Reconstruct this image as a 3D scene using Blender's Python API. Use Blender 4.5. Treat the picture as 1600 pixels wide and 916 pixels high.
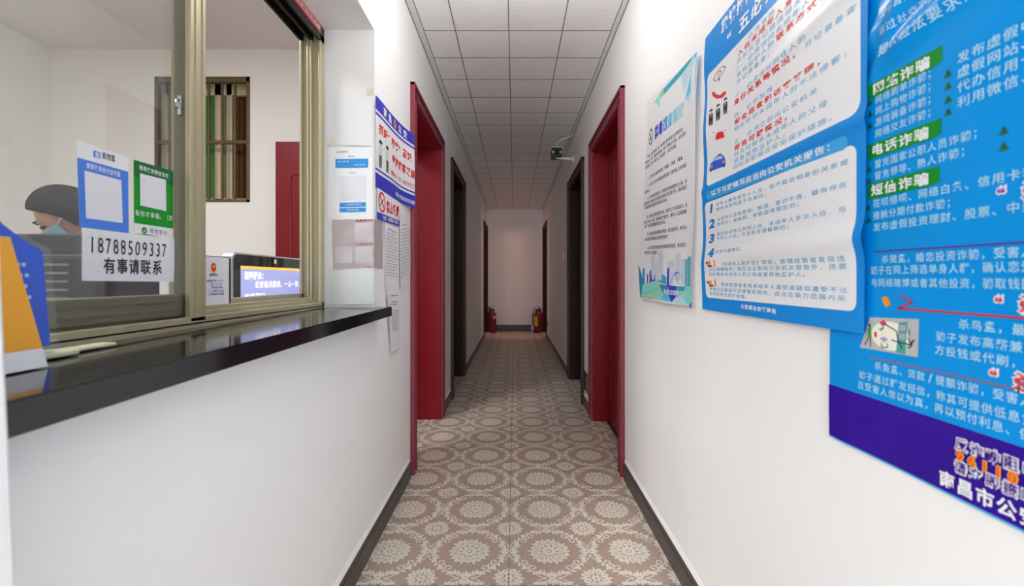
import bpy, bmesh, math, random
from mathutils import Vector, Matrix

random.seed(7)
SC = bpy.context.scene
COL = SC.collection
for o in list(bpy.data.objects):
    bpy.data.objects.remove(o)

# ------------------------------------------------------------------ camera, light, exposure
F, CX, CY, CZ = 684.0, 804.0, 437.0, 1.024      # focal length and vanishing point in the 1600x916 frame, eye height
cam_data = bpy.data.cameras.new('camera')
cam = bpy.data.objects.new('camera', cam_data)
COL.objects.link(cam)
cam.location = (0, 0, CZ)
cam.rotation_euler = (math.pi / 2, 0, 0)
cam_data.sensor_width = 36
cam_data.lens = F / 1600 * 36
cam_data.shift_x = (800 - CX) / 1600
cam_data.shift_y = (CY - 458) / 1600
cam_data.clip_start = 0.02
cam_data.dof.use_dof = True
cam_data.dof.focus_distance = 2.0
cam_data.dof.aperture_fstop = 4.0
SC.camera = cam

SC.view_settings.view_transform = 'Standard'
SC.view_settings.look = 'None'
SC.view_settings.gamma = 1
SC.view_settings.use_curve_mapping = False
SC.view_settings.exposure = 0.0
try:
    SC.cycles.use_denoising = True
    SC.cycles.max_bounces = 16
    SC.cycles.diffuse_bounces = 12
    SC.cycles.transparent_max_bounces = 16
    SC.cycles.caustics_reflective = False
except Exception:
    pass

w = bpy.data.worlds.new('world')
SC.world = w
w.use_nodes = True
w.node_tree.nodes['Background'].inputs[0].default_value = (0.9, 0.95, 1.0, 1)
w.node_tree.nodes['Background'].inputs[1].default_value = 0.25

def area(name, loc, rot, sx, sy, power, color=(1, 1, 1)):
    d = bpy.data.lights.new(name, 'AREA')
    d.shape = 'RECTANGLE'; d.size = sx; d.size_y = sy; d.energy = power; d.color = color
    o = bpy.data.objects.new(name, d); COL.objects.link(o)
    o.location = loc; o.rotation_euler = rot
    return o

R90 = math.pi / 2
area('entrance_daylight', (0.0, -2.55, 1.20), (R90, 0, 0), 1.05, 2.3, 60, (0.94, 0.985, 1.0))
area('reception_lamp_light', (-2.0, 1.2, 2.80), (0, 0, 0), 0.6, 0.6, 56, (0.965, 0.985, 1.0))
area('side_room_light_left', (-1.5, 8.15, 1.9), (0, -1.25, 0), 0.3, 0.3, 6.5, (1.0, 0.52, 0.52))
area('side_room_light_right', (1.5, 8.15, 1.9), (0, 1.25, 0), 0.3, 0.3, 6.5, (1.0, 0.60, 0.42))
GLOBE_STRENGTH = 61.0                               # the corridor's globe lamp, just above the frame

# ------------------------------------------------------------------ materials
def lin(c):
    c = c / 255.0
    return c / 12.92 if c <= 0.04045 else ((c + 0.055) / 1.055) ** 2.4

MATS = {}
def mat(name, rgb, rough=0.5, metal=0.0, var=0.0, scale=20.0, bump=0.0, bscale=200.0, emit=0.0, spec=0.5, stretch=None, coat=0.0):
    if name in MATS:
        return MATS[name]
    m = bpy.data.materials.new(name); m.use_nodes = True
    nt = m.node_tree; p = nt.nodes['Principled BSDF']
    col = tuple(lin(c) for c in rgb) + (1,)
    p.inputs['Base Color'].default_value = col
    p.inputs['Roughness'].default_value = rough
    p.inputs['Metallic'].default_value = metal
    p.inputs['Specular IOR Level'].default_value = spec
    if coat:
        p.inputs['Coat Weight'].default_value = coat
    if var or bump:
        tc = nt.nodes.new('ShaderNodeTexCoord'); src = tc.outputs['Object']
        if stretch:
            mp = nt.nodes.new('ShaderNodeMapping'); mp.inputs['Scale'].default_value = stretch
            nt.links.new(src, mp.inputs['Vector']); src = mp.outputs['Vector']
    if var:
        n = nt.nodes.new('ShaderNodeTexNoise'); n.inputs['Scale'].default_value = scale; n.inputs['Detail'].default_value = 5
        nt.links.new(src, n.inputs['Vector'])
        r = nt.nodes.new('ShaderNodeMix'); r.data_type = 'RGBA'
        r.inputs['A'].default_value = tuple(min(1, c * (1 - var)) for c in col[:3]) + (1,)
        r.inputs['B'].default_value = tuple(min(1, c * (1 + var)) for c in col[:3]) + (1,)
        nt.links.new(n.outputs['Fac'], r.inputs['Factor'])
        nt.links.new(r.outputs['Result'], p.inputs['Base Color'])
    if bump:
        n2 = nt.nodes.new('ShaderNodeTexNoise'); n2.inputs['Scale'].default_value = bscale; n2.inputs['Detail'].default_value = 3
        nt.links.new(src, n2.inputs['Vector'])
        b = nt.nodes.new('ShaderNodeBump'); b.inputs['Strength'].default_value = bump; b.inputs['Distance'].default_value = 0.002
        nt.links.new(n2.outputs['Fac'], b.inputs['Height']); nt.links.new(b.outputs['Normal'], p.inputs['Normal'])
    if emit:
        p.inputs['Emission Color'].default_value = col
        p.inputs['Emission Strength'].default_value = emit
    MATS[name] = m
    return m

def glass_mat():
    m = bpy.data.materials.new('window_glass'); m.use_nodes = True
    nt = m.node_tree; nt.nodes.clear()
    out = nt.nodes.new('ShaderNodeOutputMaterial')
    tr = nt.nodes.new('ShaderNodeBsdfTransparent'); tr.inputs[0].default_value = (0.955, 0.97, 0.965, 1)
    gl = nt.nodes.new('ShaderNodeBsdfGlossy'); gl.inputs['Roughness'].default_value = 0.012; gl.inputs[0].default_value = (1, 1, 1, 1)
    lw = nt.nodes.new('ShaderNodeLayerWeight'); lw.inputs['Blend'].default_value = 0.5
    pw = nt.nodes.new('ShaderNodeMath'); pw.operation = 'POWER'; pw.inputs[1].default_value = 5
    mu = nt.nodes.new('ShaderNodeMath'); mu.operation = 'MULTIPLY_ADD'; mu.inputs[1].default_value = 0.957; mu.inputs[2].default_value = 0.043
    mx = nt.nodes.new('ShaderNodeMixShader')
    nt.links.new(lw.outputs['Facing'], pw.inputs[0]); nt.links.new(pw.outputs[0], mu.inputs[0])
    nt.links.new(mu.outputs[0], mx.inputs[0]); nt.links.new(tr.outputs[0], mx.inputs[1]); nt.links.new(gl.outputs[0], mx.inputs[2])
    # uneven pale diffuse veil mixed into the pane
    df = nt.nodes.new('ShaderNodeBsdfDiffuse'); df.inputs[0].default_value = (0.75, 0.78, 0.8, 1)
    mx2 = nt.nodes.new('ShaderNodeMixShader')
    tc = nt.nodes.new('ShaderNodeTexCoord'); nz = nt.nodes.new('ShaderNodeTexNoise'); nz.inputs['Scale'].default_value = 3.5; nz.inputs['Detail'].default_value = 4
    nt.links.new(tc.outputs['Object'], nz.inputs['Vector'])
    m2 = nt.nodes.new('ShaderNodeMath'); m2.operation = 'MULTIPLY'; m2.inputs[1].default_value = 0.07
    nt.links.new(nz.outputs['Fac'], m2.inputs[0]); nt.links.new(m2.outputs[0], mx2.inputs[0])
    nt.links.new(mx.outputs[0], mx2.inputs[1]); nt.links.new(df.outputs[0], mx2.inputs[2])
    nt.links.new(mx2.outputs[0], out.inputs[0])
    MATS['window_glass'] = m
    return m

WALL = mat('wall_paint', (246, 246, 246), 0.5, var=0.025, scale=2.5, bump=0.12, bscale=90)
ROOMW = mat('reception_paint', (240, 239, 236), 0.7, var=0.02, scale=2)
WHITE = mat('white_plaster', (238, 238, 238), 0.6, var=0.03, scale=30)
SOFF = mat('reveal_plaster', (232, 231, 230), 0.6, var=0.03, scale=6)
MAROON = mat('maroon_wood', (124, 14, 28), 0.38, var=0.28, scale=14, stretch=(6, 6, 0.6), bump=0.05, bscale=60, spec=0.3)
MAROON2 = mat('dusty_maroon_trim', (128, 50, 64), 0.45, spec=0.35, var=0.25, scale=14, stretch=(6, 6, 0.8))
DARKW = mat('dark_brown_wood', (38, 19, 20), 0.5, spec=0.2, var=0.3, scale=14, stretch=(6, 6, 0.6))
ALU = mat('champagne_aluminium', (188, 179, 148), 0.35, metal=0.3, var=0.04, scale=6)
ALUD = mat('bronze_aluminium', (126, 122, 106), 0.4, metal=0.35, var=0.05, scale=6)
RUBBER = mat('black_rubber', (14, 14, 14), 0.6)
STONE = mat('black_granite', (26, 28, 32), 0.09, var=0.5, scale=140, spec=0.6)
SKIRT = mat('dark_marble_tile', (70, 62, 59), 0.35, var=0.35, scale=22)
SKIRTD = mat('dark_skirting_tile', (40, 36, 36), 0.35, var=0.2, scale=22)
PAPER = mat('white_paper', (236, 236, 238), 0.55, var=0.02, scale=8)
PAPERG = mat('glossy_white_paper', (236, 237, 240), 0.3, var=0.015, scale=8)
INK = mat('black_ink', (38, 38, 44), 0.6)
GREYINK = mat('grey_ink', (120, 122, 140), 0.6)
PWHITE = mat('white_print', (240, 243, 246), 0.45)
RED = mat('red_ink', (226, 42, 34), 0.45)
CHROME = mat('chrome', (205, 205, 205), 0.18, metal=1.0)
BLACKP = mat('black_plastic', (20, 20, 22), 0.35)
WPLAST = mat('white_plastic', (228, 228, 226), 0.35)
GLASS = glass_mat()

# ------------------------------------------------------------------ mesh builder
class MB:
    def __init__(self):
        self.v = []; self.f = []; self.m = []; self.s = []
    def face(self, pts, mi=0, smooth=False):
        i = len(self.v); self.v += [tuple(p) for p in pts]
        self.f.append(tuple(range(i, i + len(pts)))); self.m.append(mi); self.s.append(smooth)
    def mesh(self, verts, faces, mi=0, smooth=False):
        i = len(self.v); self.v += [tuple(p) for p in verts]
        for q in faces:
            self.f.append(tuple(a + i for a in q)); self.m.append(mi); self.s.append(smooth)
    def box(self, x0, x1, y0, y1, z0, z1, mi=0, bev=0.0):
        if x0 > x1: x0, x1 = x1, x0
        if y0 > y1: y0, y1 = y1, y0
        if z0 > z1: z0, z1 = z1, z0
        if bev:
            bm = bmesh.new()
            vs = [bm.verts.new(p) for p in [(x0, y0, z0), (x1, y0, z0), (x1, y1, z0), (x0, y1, z0), (x0, y0, z1), (x1, y0, z1), (x1, y1, z1), (x0, y1, z1)]]
            for q in [(3, 2, 1, 0), (4, 5, 6, 7), (0, 1, 5, 4), (1, 2, 6, 5), (2, 3, 7, 6), (3, 0, 4, 7)]:
                bm.faces.new([vs[k] for k in q])
            bmesh.ops.bevel(bm, geom=bm.edges[:], offset=bev, segments=2, affect='EDGES', profile=0.5)
            bm.verts.index_update()
            self.mesh([v.co[:] for v in bm.verts], [[v.index for v in f.verts] for f in bm.faces], mi)
            bm.free(); return
        v = [(x0, y0, z0), (x1, y0, z0), (x1, y1, z0), (x0, y1, z0), (x0, y0, z1), (x1, y0, z1), (x1, y1, z1), (x0, y1, z1)]
        self.mesh(v, [(3, 2, 1, 0), (4, 5, 6, 7), (0, 1, 5, 4), (1, 2, 6, 5), (2, 3, 7, 6), (3, 0, 4, 7)], mi)
    def prism(self, poly, vec, mi=0):
        n = len(poly); a = [Vector(p) for p in poly]; d = Vector(vec); b = [p + d for p in a]
        self.mesh([p[:] for p in a + b], [tuple(range(n - 1, -1, -1)), tuple(range(n, 2 * n))] + [(i, (i + 1) % n, n + (i + 1) % n, n + i) for i in range(n)], mi)
    def tube(self, path, r, mi=0, n=10, caps=True):
        P = [Vector(p) for p in path]; rr = r if isinstance(r, (list, tuple)) else [r] * len(P)
        verts = []; faces = []; up = None
        for i, p in enumerate(P):
            t = (P[min(i + 1, len(P) - 1)] - P[max(i - 1, 0)]).normalized()
            if up is None:
                up = Vector((0, 0, 1)) if abs(t.z) < 0.9 else Vector((1, 0, 0))
            a = t.cross(up).normalized(); b = a.cross(t).normalized(); up = b
            for k in range(n):
                an = 2 * math.pi * k / n
                verts.append((p + (a * math.cos(an) + b * math.sin(an)) * rr[i])[:])
        for i in range(len(P) - 1):
            for k in range(n):
                faces.append((i * n + k, i * n + (k + 1) % n, (i + 1) * n + (k + 1) % n, (i + 1) * n + k))
        self.mesh(verts, faces, mi, True)
        if caps:
            self.mesh(verts[:n], [tuple(range(n - 1, -1, -1))], mi); self.mesh(verts[-n:], [tuple(range(n))], mi)
    def lathe(self, prof, c, mi=0, n=24):
        verts = []; faces = []
        for r, z in prof:
            for k in range(n):
                a = 2 * math.pi * k / n
                verts.append((c[0] + r * math.cos(a), c[1] + r * math.sin(a), c[2] + z))
        for i in range(len(prof) - 1):
            for k in range(n):
                faces.append((i * n + k, i * n + (k + 1) % n, (i + 1) * n + (k + 1) % n, (i + 1) * n + k))
        self.mesh(verts, faces, mi, True)
    def ball(self, c, r, mi=0, n=16, m=10, M=None):
        verts = []; faces = []
        r = r if isinstance(r, (tuple, list)) else (r, r, r)
        for i in range(m + 1):
            t = math.pi * i / m
            for k in range(n):
                a = 2 * math.pi * k / n
                p = Vector((r[0] * math.sin(t) * math.cos(a), r[1] * math.sin(t) * math.sin(a), r[2] * math.cos(t)))
                if M: p = M @ p
                verts.append((p + Vector(c))[:])
        for i in range(m):
            for k in range(n):
                faces.append((i * n + k, (i + 1) * n + k, (i + 1) * n + (k + 1) % n, i * n + (k + 1) % n))
        self.mesh(verts, faces, mi, True)
    def build(self, name, mats, parent=None, origin=None, kind=None):
        me = bpy.data.meshes.new(name)
        off = Vector((0, 0, 0))
        pl = Vector((0, 0, 0))
        q = parent
        while q is not None:
            pl += q.location; q = q.parent
        if origin is not None:
            off = Vector(origin)
        elif parent is not None:
            off = pl
        me.from_pydata([(a - off.x, b - off.y, c - off.z) for a, b, c in self.v], [], self.f)
        if not isinstance(mats, (list, tuple)): mats = [mats]
        for m in mats: me.materials.append(m)
        for p, mi, s in zip(me.polygons, self.m, self.s):
            p.material_index = mi; p.use_smooth = s
        o = bpy.data.objects.new(name, me); COL.objects.link(o)
        if parent is not None:
            o.parent = parent
            if origin is not None: o.location = off - pl
        elif origin is not None:
            o.location = off
        if kind: o['kind'] = kind
        return o

def thing(name, label, cat, loc, group=None):
    o = bpy.data.objects.new(name, None); COL.objects.link(o)
    o.location = loc; o.empty_display_size = 0.05
    o['label'] = label; o['category'] = cat
    if group: o['group'] = group
    return o

def tag(o, label, cat, group=None):
    o['label'] = label; o['category'] = cat
    if group: o['group'] = group
    return o

def struct_root(name, loc=(0, 0, 0)):
    o = bpy.data.objects.new(name, None); COL.objects.link(o); o.location = loc; o['kind'] = 'structure'
    o.empty_display_size = 0.05
    return o

# ------------------------------------------------------------------ glyphs
GLY = {}
def glyph(ch, bold=0.0):
    k = (ch, bold)
    if k not in GLY:
        c = bpy.data.curves.new('glyph', 'FONT'); c.body = ch; c.resolution_u = 2; c.offset = bold
        o = bpy.data.objects.new('glyph', c)
        me = bpy.data.meshes.new_from_object(o)
        GLY[k] = ([(v.co.x, v.co.y) for v in me.vertices], [tuple(p.vertices) for p in me.polygons])
        bpy.data.meshes.remove(me); bpy.data.objects.remove(o); bpy.data.curves.remove(c)
    return GLY[k]

# a sheet of paper on a plane: (s along the reading direction, h height) -> world
class Sheet:
    def __init__(self, kind, plane, bump=None, lift=0.002):
        self.kind = kind; self.P = plane; self.bump = bump or (lambda s, h: 0.0); self.lift = lift
        self.layers = {}
    def px(self, x, y):
        if self.kind == 'R':
            Z = F * self.P / (x - CX); s = -Z
        elif self.kind == 'L':
            Z = F * -self.P / (CX - x); s = Z
        else:
            Z = self.P; s = (x - CX) * Z / F
        return (s, CZ + (CY - y) * Z / F)
    def at(self, s, h, off=0.0):
        d = self.lift + self.bump(s, h) + off
        if self.kind == 'R': return (self.P - d, -s, h)
        if self.kind == 'L': return (self.P + d, s, h)
        return (s, self.P - d, h)
    def grid(self, mb, fn, nx, ny, off=0.0, mi=0):
        v = []; f = []
        for j in range(ny + 1):
            for i in range(nx + 1):
                s, h = fn(i / nx, j / ny); v.append(self.at(s, h, off))
        for j in range(ny):
            for i in range(nx):
                a = j * (nx + 1) + i; f.append((a, a + 1, a + nx + 2, a + nx + 1))
        mb.mesh(v, f, mi, True)
    def quad(self, mb, c, nx=6, ny=6, off=0.0, mi=0):      # corners TL TR BR BL as (s,h)
        def fn(u, t):
            a = [c[0][k] * (1 - u) + c[1][k] * u for k in (0, 1)]
            b = [c[3][k] * (1 - u) + c[2][k] * u for k in (0, 1)]
            return a[0] * (1 - t) + b[0] * t, a[1] * (1 - t) + b[1] * t
        self.grid(mb, fn, nx, ny, off, mi)
    def rect(self, mb, s0, s1, h0, h1, off=0.0, mi=0, nx=4, ny=4):
        self.quad(mb, [(s0, h1), (s1, h1), (s1, h0), (s0, h0)], nx, ny, off, mi)
    def rrect(self, mb, s0, s1, h0, h1, r, off=0.0, mi=0, nx=20, ny=14, dh=0.0):
        us = [s0 + r * (1 - math.cos(math.pi / 2 * k / 5)) for k in range(6)]
        us += [s0 + r + (s1 - s0 - 2 * r) * k / nx for k in range(1, nx)]
        us += [s1 - r + r * math.sin(math.pi / 2 * k / 5) for k in range(6)]
        def edge(s):
            d = 0
            if s < s0 + r: d = r - math.sqrt(max(0, r * r - (s0 + r - s) ** 2))
            if s > s1 - r: d = r - math.sqrt(max(0, r * r - (s - s1 + r) ** 2))
            return d
        n = len(us) - 1
        def fn(u, t):
            s = us[int(round(u * n))]; d = edge(s); sl = dh * (s - s0) / (s1 - s0)
            return s, (h0 + d) * (1 - t) + (h1 - d) * t + sl
        self.grid(mb, fn, n, ny, off, mi)
    def poly(self, mb, pts, off=0.0, mi=0):
        mb.face([self.at(s, h, off) for s, h in pts], mi)
    def ppoly(self, mb, pts, off=0.0, mi=0):
        self.poly(mb, [self.px(*p) for p in pts], off, mi)
    def disc(self, mb, c, rs, rh, off=0.0, mi=0, n=20, inner=0.0):
        o = [(c[0] + rs * math.cos(2 * math.pi * k / n), c[1] + rh * math.sin(2 * math.pi * k / n)) for k in range(n)]
        if inner:
            i2 = [(c[0] + rs * inner * math.cos(2 * math.pi * k / n), c[1] + rh * inner * math.sin(2 * math.pi * k / n)) for k in range(n)]
            for k in range(n):
                j = (k + 1) % n
                self.poly(mb, [o[k], o[j], i2[j], i2[k]], off, mi)
        else:
            self.poly(mb, o, off, mi)
    def stroke(self, mb, pts, wd, off=0.0, mi=0):
        for (a, b) in zip(pts[:-1], pts[1:]):
            d = Vector((b[0] - a[0], b[1] - a[1]))
            if d.length < 1e-6: continue
            n = Vector((-d.y, d.x)).normalized() * wd / 2
            k = max(1, int(d.length / 0.06))
            for q in range(k):
                p0 = (a[0] + d.x * q / k, a[1] + d.y * q / k); p1 = (a[0] + d.x * (q + 1) / k, a[1] + d.y * (q + 1) / k)
                self.poly(mb, [(p0[0] - n.x, p0[1] - n.y), (p1[0] - n.x, p1[1] - n.y), (p1[0] + n.x, p1[1] + n.y), (p0[0] + n.x, p0[1] + n.y)], off, mi)
    def text(self, mb, txt, p0, p1, height, off=0.0008, mi=0, bold=0.0, fill=0.92, slant=0.0, latin=False):
        n = len(txt)
        d = Vector((p1[0] - p0[0], p1[1] - p0[1])); cell = d.length / n; u = d.normalized(); w = Vector((-u.y, u.x))
        if w.y < 0: w = -w
        for i, ch in enumerate(txt):
            if ch == ' ': continue
            v, f = glyph(ch, bold)
            if not v: continue
            xs = [a for a, b in v]; xc = (min(xs) + max(xs)) / 2
            lat = ord(ch) < 0x2000
            sx = cell * fill if not lat else cell * fill / 0.6
            sy = height / 0.94 if not lat else height / 0.72
            y0 = 0.09 if not lat else 0.01
            c = 0.5 if not lat else xc
            out = []
            for a, b in v:
                q = Vector(p0) + u * (cell * (i + 0.5) + (a - c) * sx + (b + y0) * sy * slant) + w * ((b + y0) * sy)
                out.append(self.at(q.x, q.y, off))
            mb.mesh(out, f, mi)
    def ptext(self, mb, txt, a, b, height, **k):
        self.text(mb, txt, self.px(*a), self.px(*b), height, **k)
# ------------------------------------------------------------------ room shell
XL, XR, YB, HC = -0.545, 0.57, 8.70, 2.417
TL, TR = 0.28, 0.25                                  # wall thicknesses
XLI, XRI = XL - TL, XR + TR

def wall(name, axis, p_front, p_back, u0, u1, z0, z1, openings, mats, noreveal=()):
    """wall in the plane axis=p; u runs along the other horizontal axis"""
    mb = MB()
    us = sorted({u0, u1} | {o[0] for o in openings} | {o[1] for o in openings})
    zs = sorted({z0, z1} | {o[2] for o in openings} | {o[3] for o in openings})
    def P(p, u, z): return (p, u, z) if axis == 'x' else (u, p, z)
    for a, b in zip(us[:-1], us[1:]):
        for c, d in zip(zs[:-1], zs[1:]):
            if any(o[0] <= a and b <= o[1] and o[2] <= c and d <= o[3] for o in openings): continue
            mb.face([P(p_front, a, c), P(p_front, b, c), P(p_front, b, d), P(p_front, a, d)], 0)
            mb.face([P(p_back, a, c), P(p_back, b, c), P(p_back, b, d), P(p_back, a, d)], 1)
    for a, b, c, d in openings:
        for q in ([(a, c), (a, d)], [(b, c), (b, d)], [(a, d), (b, d)]) + (([(a, c), (b, c)],) if c > 0 else ()):
            mb.face([P(p_front, *q[0]), P(p_front, *q[1]), P(p_back, *q[1]), P(p_back, *q[0])], 2)
    for q in ([(u0, z0), (u0, z1)], [(u1, z0), (u1, z1)], [(u0, z1), (u1, z1)]):
        mb.face([P(p_front, *q[0]), P(p_front, *q[1]), P(p_back, *q[1]), P(p_back, *q[0])], 0)
    return mb.build(name, mats, kind='structure')

WIN = (0.41, 1.702, 0.87, 1.995)
LD1 = (2.287, 3.29, 2.06); LD2 = (3.728, 4.72, 2.065); LD3 = (7.66, 8.62, 2.06)
RD1 = (2.262, 3.25, 2.03); RD2 = (3.577, 4.566, 2.03); RD3 = (7.63, 8.61, 2.06)
TW = 0.078                                           # trim width
def opening(d): return (d[0] + TW, d[1] - TW, 0.0, d[2] - TW)
wall('wall_left', 'x', XL, XLI, -2.6, YB + 0.15, 0.0, 2.86, [WIN, opening(LD1), opening(LD2), opening(LD3)], [WALL, ROOMW, SOFF])
wall('wall_right', 'x', XR, XRI, -2.6, YB + 0.15, 0.0, 2.86, [opening(RD1), opening(RD2), opening(RD3)], [WALL, ROOMW, SOFF])
mb = MB(); mb.box(XL, XR, YB, YB + 0.15, 0, HC + 0.05); mb.build('wall_back', WALL, kind='structure')
# near end of the reception hatch: a plastered return that stands proud of the wall
mb = MB()
lo_ = [(XL - .01, .25), (XL - .01, .409), (-.433, .409), (-.429, .404), (-.429, .25)]
hi_ = [(XL - .01, .25), (XL - .01, .409), (-.495, .409), (-.491, .404), (-.491, .25)]
n_ = len(lo_)
mb.mesh([(a_, b_, 0) for a_, b_ in lo_] + [(a_, b_, 1.35) for a_, b_ in hi_], [tuple(range(n_ - 1, -1, -1)), tuple(range(n_, 2 * n_))] + [(k_, (k_ + 1) % n_, n_ + (k_ + 1) % n_, n_ + k_) for k_ in range(n_)])
mb.build('wall_left_return', WHITE, kind='structure')

# ceiling: plain square panels in a grid, edge trim, dark joints
MARB = mat('marbled_ceiling_panel', (226, 226, 228), 0.5, var=0.0)
nt = MARB.node_tree; p = nt.nodes['Principled BSDF']
tc = nt.nodes.new('ShaderNodeTexCoord'); mp = nt.nodes.new('ShaderNodeMapping'); mp.inputs['Rotation'].default_value = (0, 0, 0.7); mp.inputs['Scale'].default_value = (1.6, 5.0, 1)
wv = nt.nodes.new('ShaderNodeTexNoise'); wv.inputs['Scale'].default_value = 1.7; wv.inputs['Detail'].default_value = 4; wv.inputs['Distortion'].default_value = 1.2
cr = nt.nodes.new('ShaderNodeValToRGB')
cr.color_ramp.elements[0].position = 0.47; cr.color_ramp.elements[0].color = (0.88, 0.88, 0.89, 1)
e = cr.color_ramp.elements.new(0.5); e.color = (0.83, 0.83, 0.845, 1)
cr.color_ramp.elements[-1].position = 0.53; cr.color_ramp.elements[-1].color = (0.88, 0.88, 0.89, 1)
nt.links.new(tc.outputs['Object'], mp.inputs['Vector']); nt.links.new(mp.outputs[0], wv.inputs['Vector']); nt.links.new(wv.outputs['Fac'], cr.inputs[0]); nt.links.new(cr.outputs[0], p.inputs['Base Color'])
JOINT = mat('ceiling_joint', (104, 102, 104), 0.6)
mb = MB()
gx = [XL + 0.038, -0.3306, -0.0316, 0.2674, XR - 0.03]
y = 2.448 - 0.3 * 17; ys = []
while y < YB: ys.append(y); y += 0.3
ys.append(YB - 0.03)
g = 0.0022
for a, b in zip(gx[:-1], gx[1:]):
    for c, d in zip(ys[:-1], ys[1:]):
        mb.mesh([(a + g, c + g * 1.2, HC), (b - g, c + g * 1.2, HC), (b - g, d - g * 1.2, HC), (a + g, d - g * 1.2, HC),
                 (a + g, c + g * 1.2, HC + .008), (b - g, c + g * 1.2, HC + .008), (b - g, d - g * 1.2, HC + .008), (a + g, d - g * 1.2, HC + .008)],
                [(3, 2, 1, 0), (0, 1, 5, 4), (1, 2, 6, 5), (2, 3, 7, 6), (3, 0, 4, 7)], 0)
for x in gx[1:-1]: mb.box(x - .0026, x + .0026, ys[0], ys[-1], HC - .0008, HC + .006, 1)
for y in ys[1:-1]: mb.box(gx[0], gx[-1], y - .0028, y + .0028, HC - .0006, HC + .006, 1)
mb.box(XL, XR, -2.6, YB, HC + 0.008, HC + 0.03, 1)
for a, b in ((XL, XL + 0.036), (XR - 0.028, XR)):
    mb.box(a, b, -2.6, YB, HC - 0.003, HC + 0.004, 2)
    mb.box(a if a == XL else b - 0.003, a + 0.003 if a == XL else b, -2.6, YB, HC - 0.006, HC, 1)
mb.box(XL, XR, YB - 0.03, YB, HC - 0.003, HC + 0.004, 2)
mb.build('ceiling', [MARB, JOINT, mat('ceiling_trim', (222, 222, 226), 0.4)], kind='structure')

# floor: damask pattern tiles, 600 mm, four flower repeats to a tile
TILE = mat('taupe_floor_tile', (178, 156, 142), 0.36, var=0.10, scale=60)
CREAM = mat('cream_tile_print', (226, 219, 204), 0.36, var=0.07, scale=90)
GROUT = mat('tile_grout', (120, 106, 98), 0.7)
mb = MB()
mb.box(-3.9, 2.4, -2.7, 9.0, -0.06, 0.0, 0)
cell = []
def petal(c, ang, r0, r1, wdt, lob=0.0, n=9):
    up = []; dn = []
    for k in range(n):
        t = k / (n - 1); r = r0 + (r1 - r0) * t
        ww = wdt * (math.sin(math.pi * min(1, t * 0.90 + 0.08)) ** 0.75) * (1 + lob * math.sin(t * 19))
        if k == n - 1: ww *= 0.2
        up.append((r, ww)); dn.append((r, -ww))
    pts = dn + up[::-1]
    ca, sa = math.cos(ang), math.sin(ang)
    cell.append([(c[0] + x * ca - y * sa, c[1] + x * sa + y * ca) for x, y in pts])
def ribbon(pts, w0, w1):
    n = len(pts); nr = []
    for j in range(n):
        a = pts[max(j - 1, 0)]; b = pts[min(j + 1, n - 1)]
        dx, dy = b[0] - a[0], b[1] - a[1]; d = math.hypot(dx, dy) or 1
        nr.append((-dy / d, dx / d))
    for i in range(n - 1):
        wa = w0 + (w1 - w0) * i / (n - 1); wb = w0 + (w1 - w0) * (i + 1) / (n - 1)
        a, b, na, nb = pts[i], pts[i + 1], nr[i], nr[i + 1]
        cell.append([(a[0] - na[0] * wa, a[1] - na[1] * wa), (b[0] - nb[0] * wb, b[1] - nb[1] * wb), (b[0] + nb[0] * wb, b[1] + nb[1] * wb), (a[0] + na[0] * wa, a[1] + na[1] * wa)])
def dot(c, r, n=8):
    cell.append([(c[0] + r * math.cos(2 * math.pi * k / n), c[1] + r * math.sin(2 * math.pi * k / n)) for k in range(n)])
for k in range(10):                                      # large flower: broad lobed petals, narrow leaves between, inner rosette
    a = 2 * math.pi * (k + 0.5) / 10
    L = (0.079, 0.071, 0.076)[k % 3]
    petal((0, 0), a, 0.031, L, 0.0162, .10)
    petal((0, 0), a + math.pi / 10, 0.052, 0.081, 0.0052)
for k in range(9): petal((0, 0), 2 * math.pi * k / 9 + .2, 0.010, 0.032, 0.0080)
dot((0, 0), 0.0075)
for k in range(8):                                       # smaller flower on the cell corner
    a = 2 * math.pi * (k + .5) / 8
    petal((.15, .15), a, 0.020, 0.054 if k % 2 else .049, 0.0122, .1); petal((.15, .15), a + math.pi / 8, 0.034, 0.058, 0.0042)
for k in range(6): petal((.15, .15), 2 * math.pi * k / 6, 0.004, 0.019, 0.0062)
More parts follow.
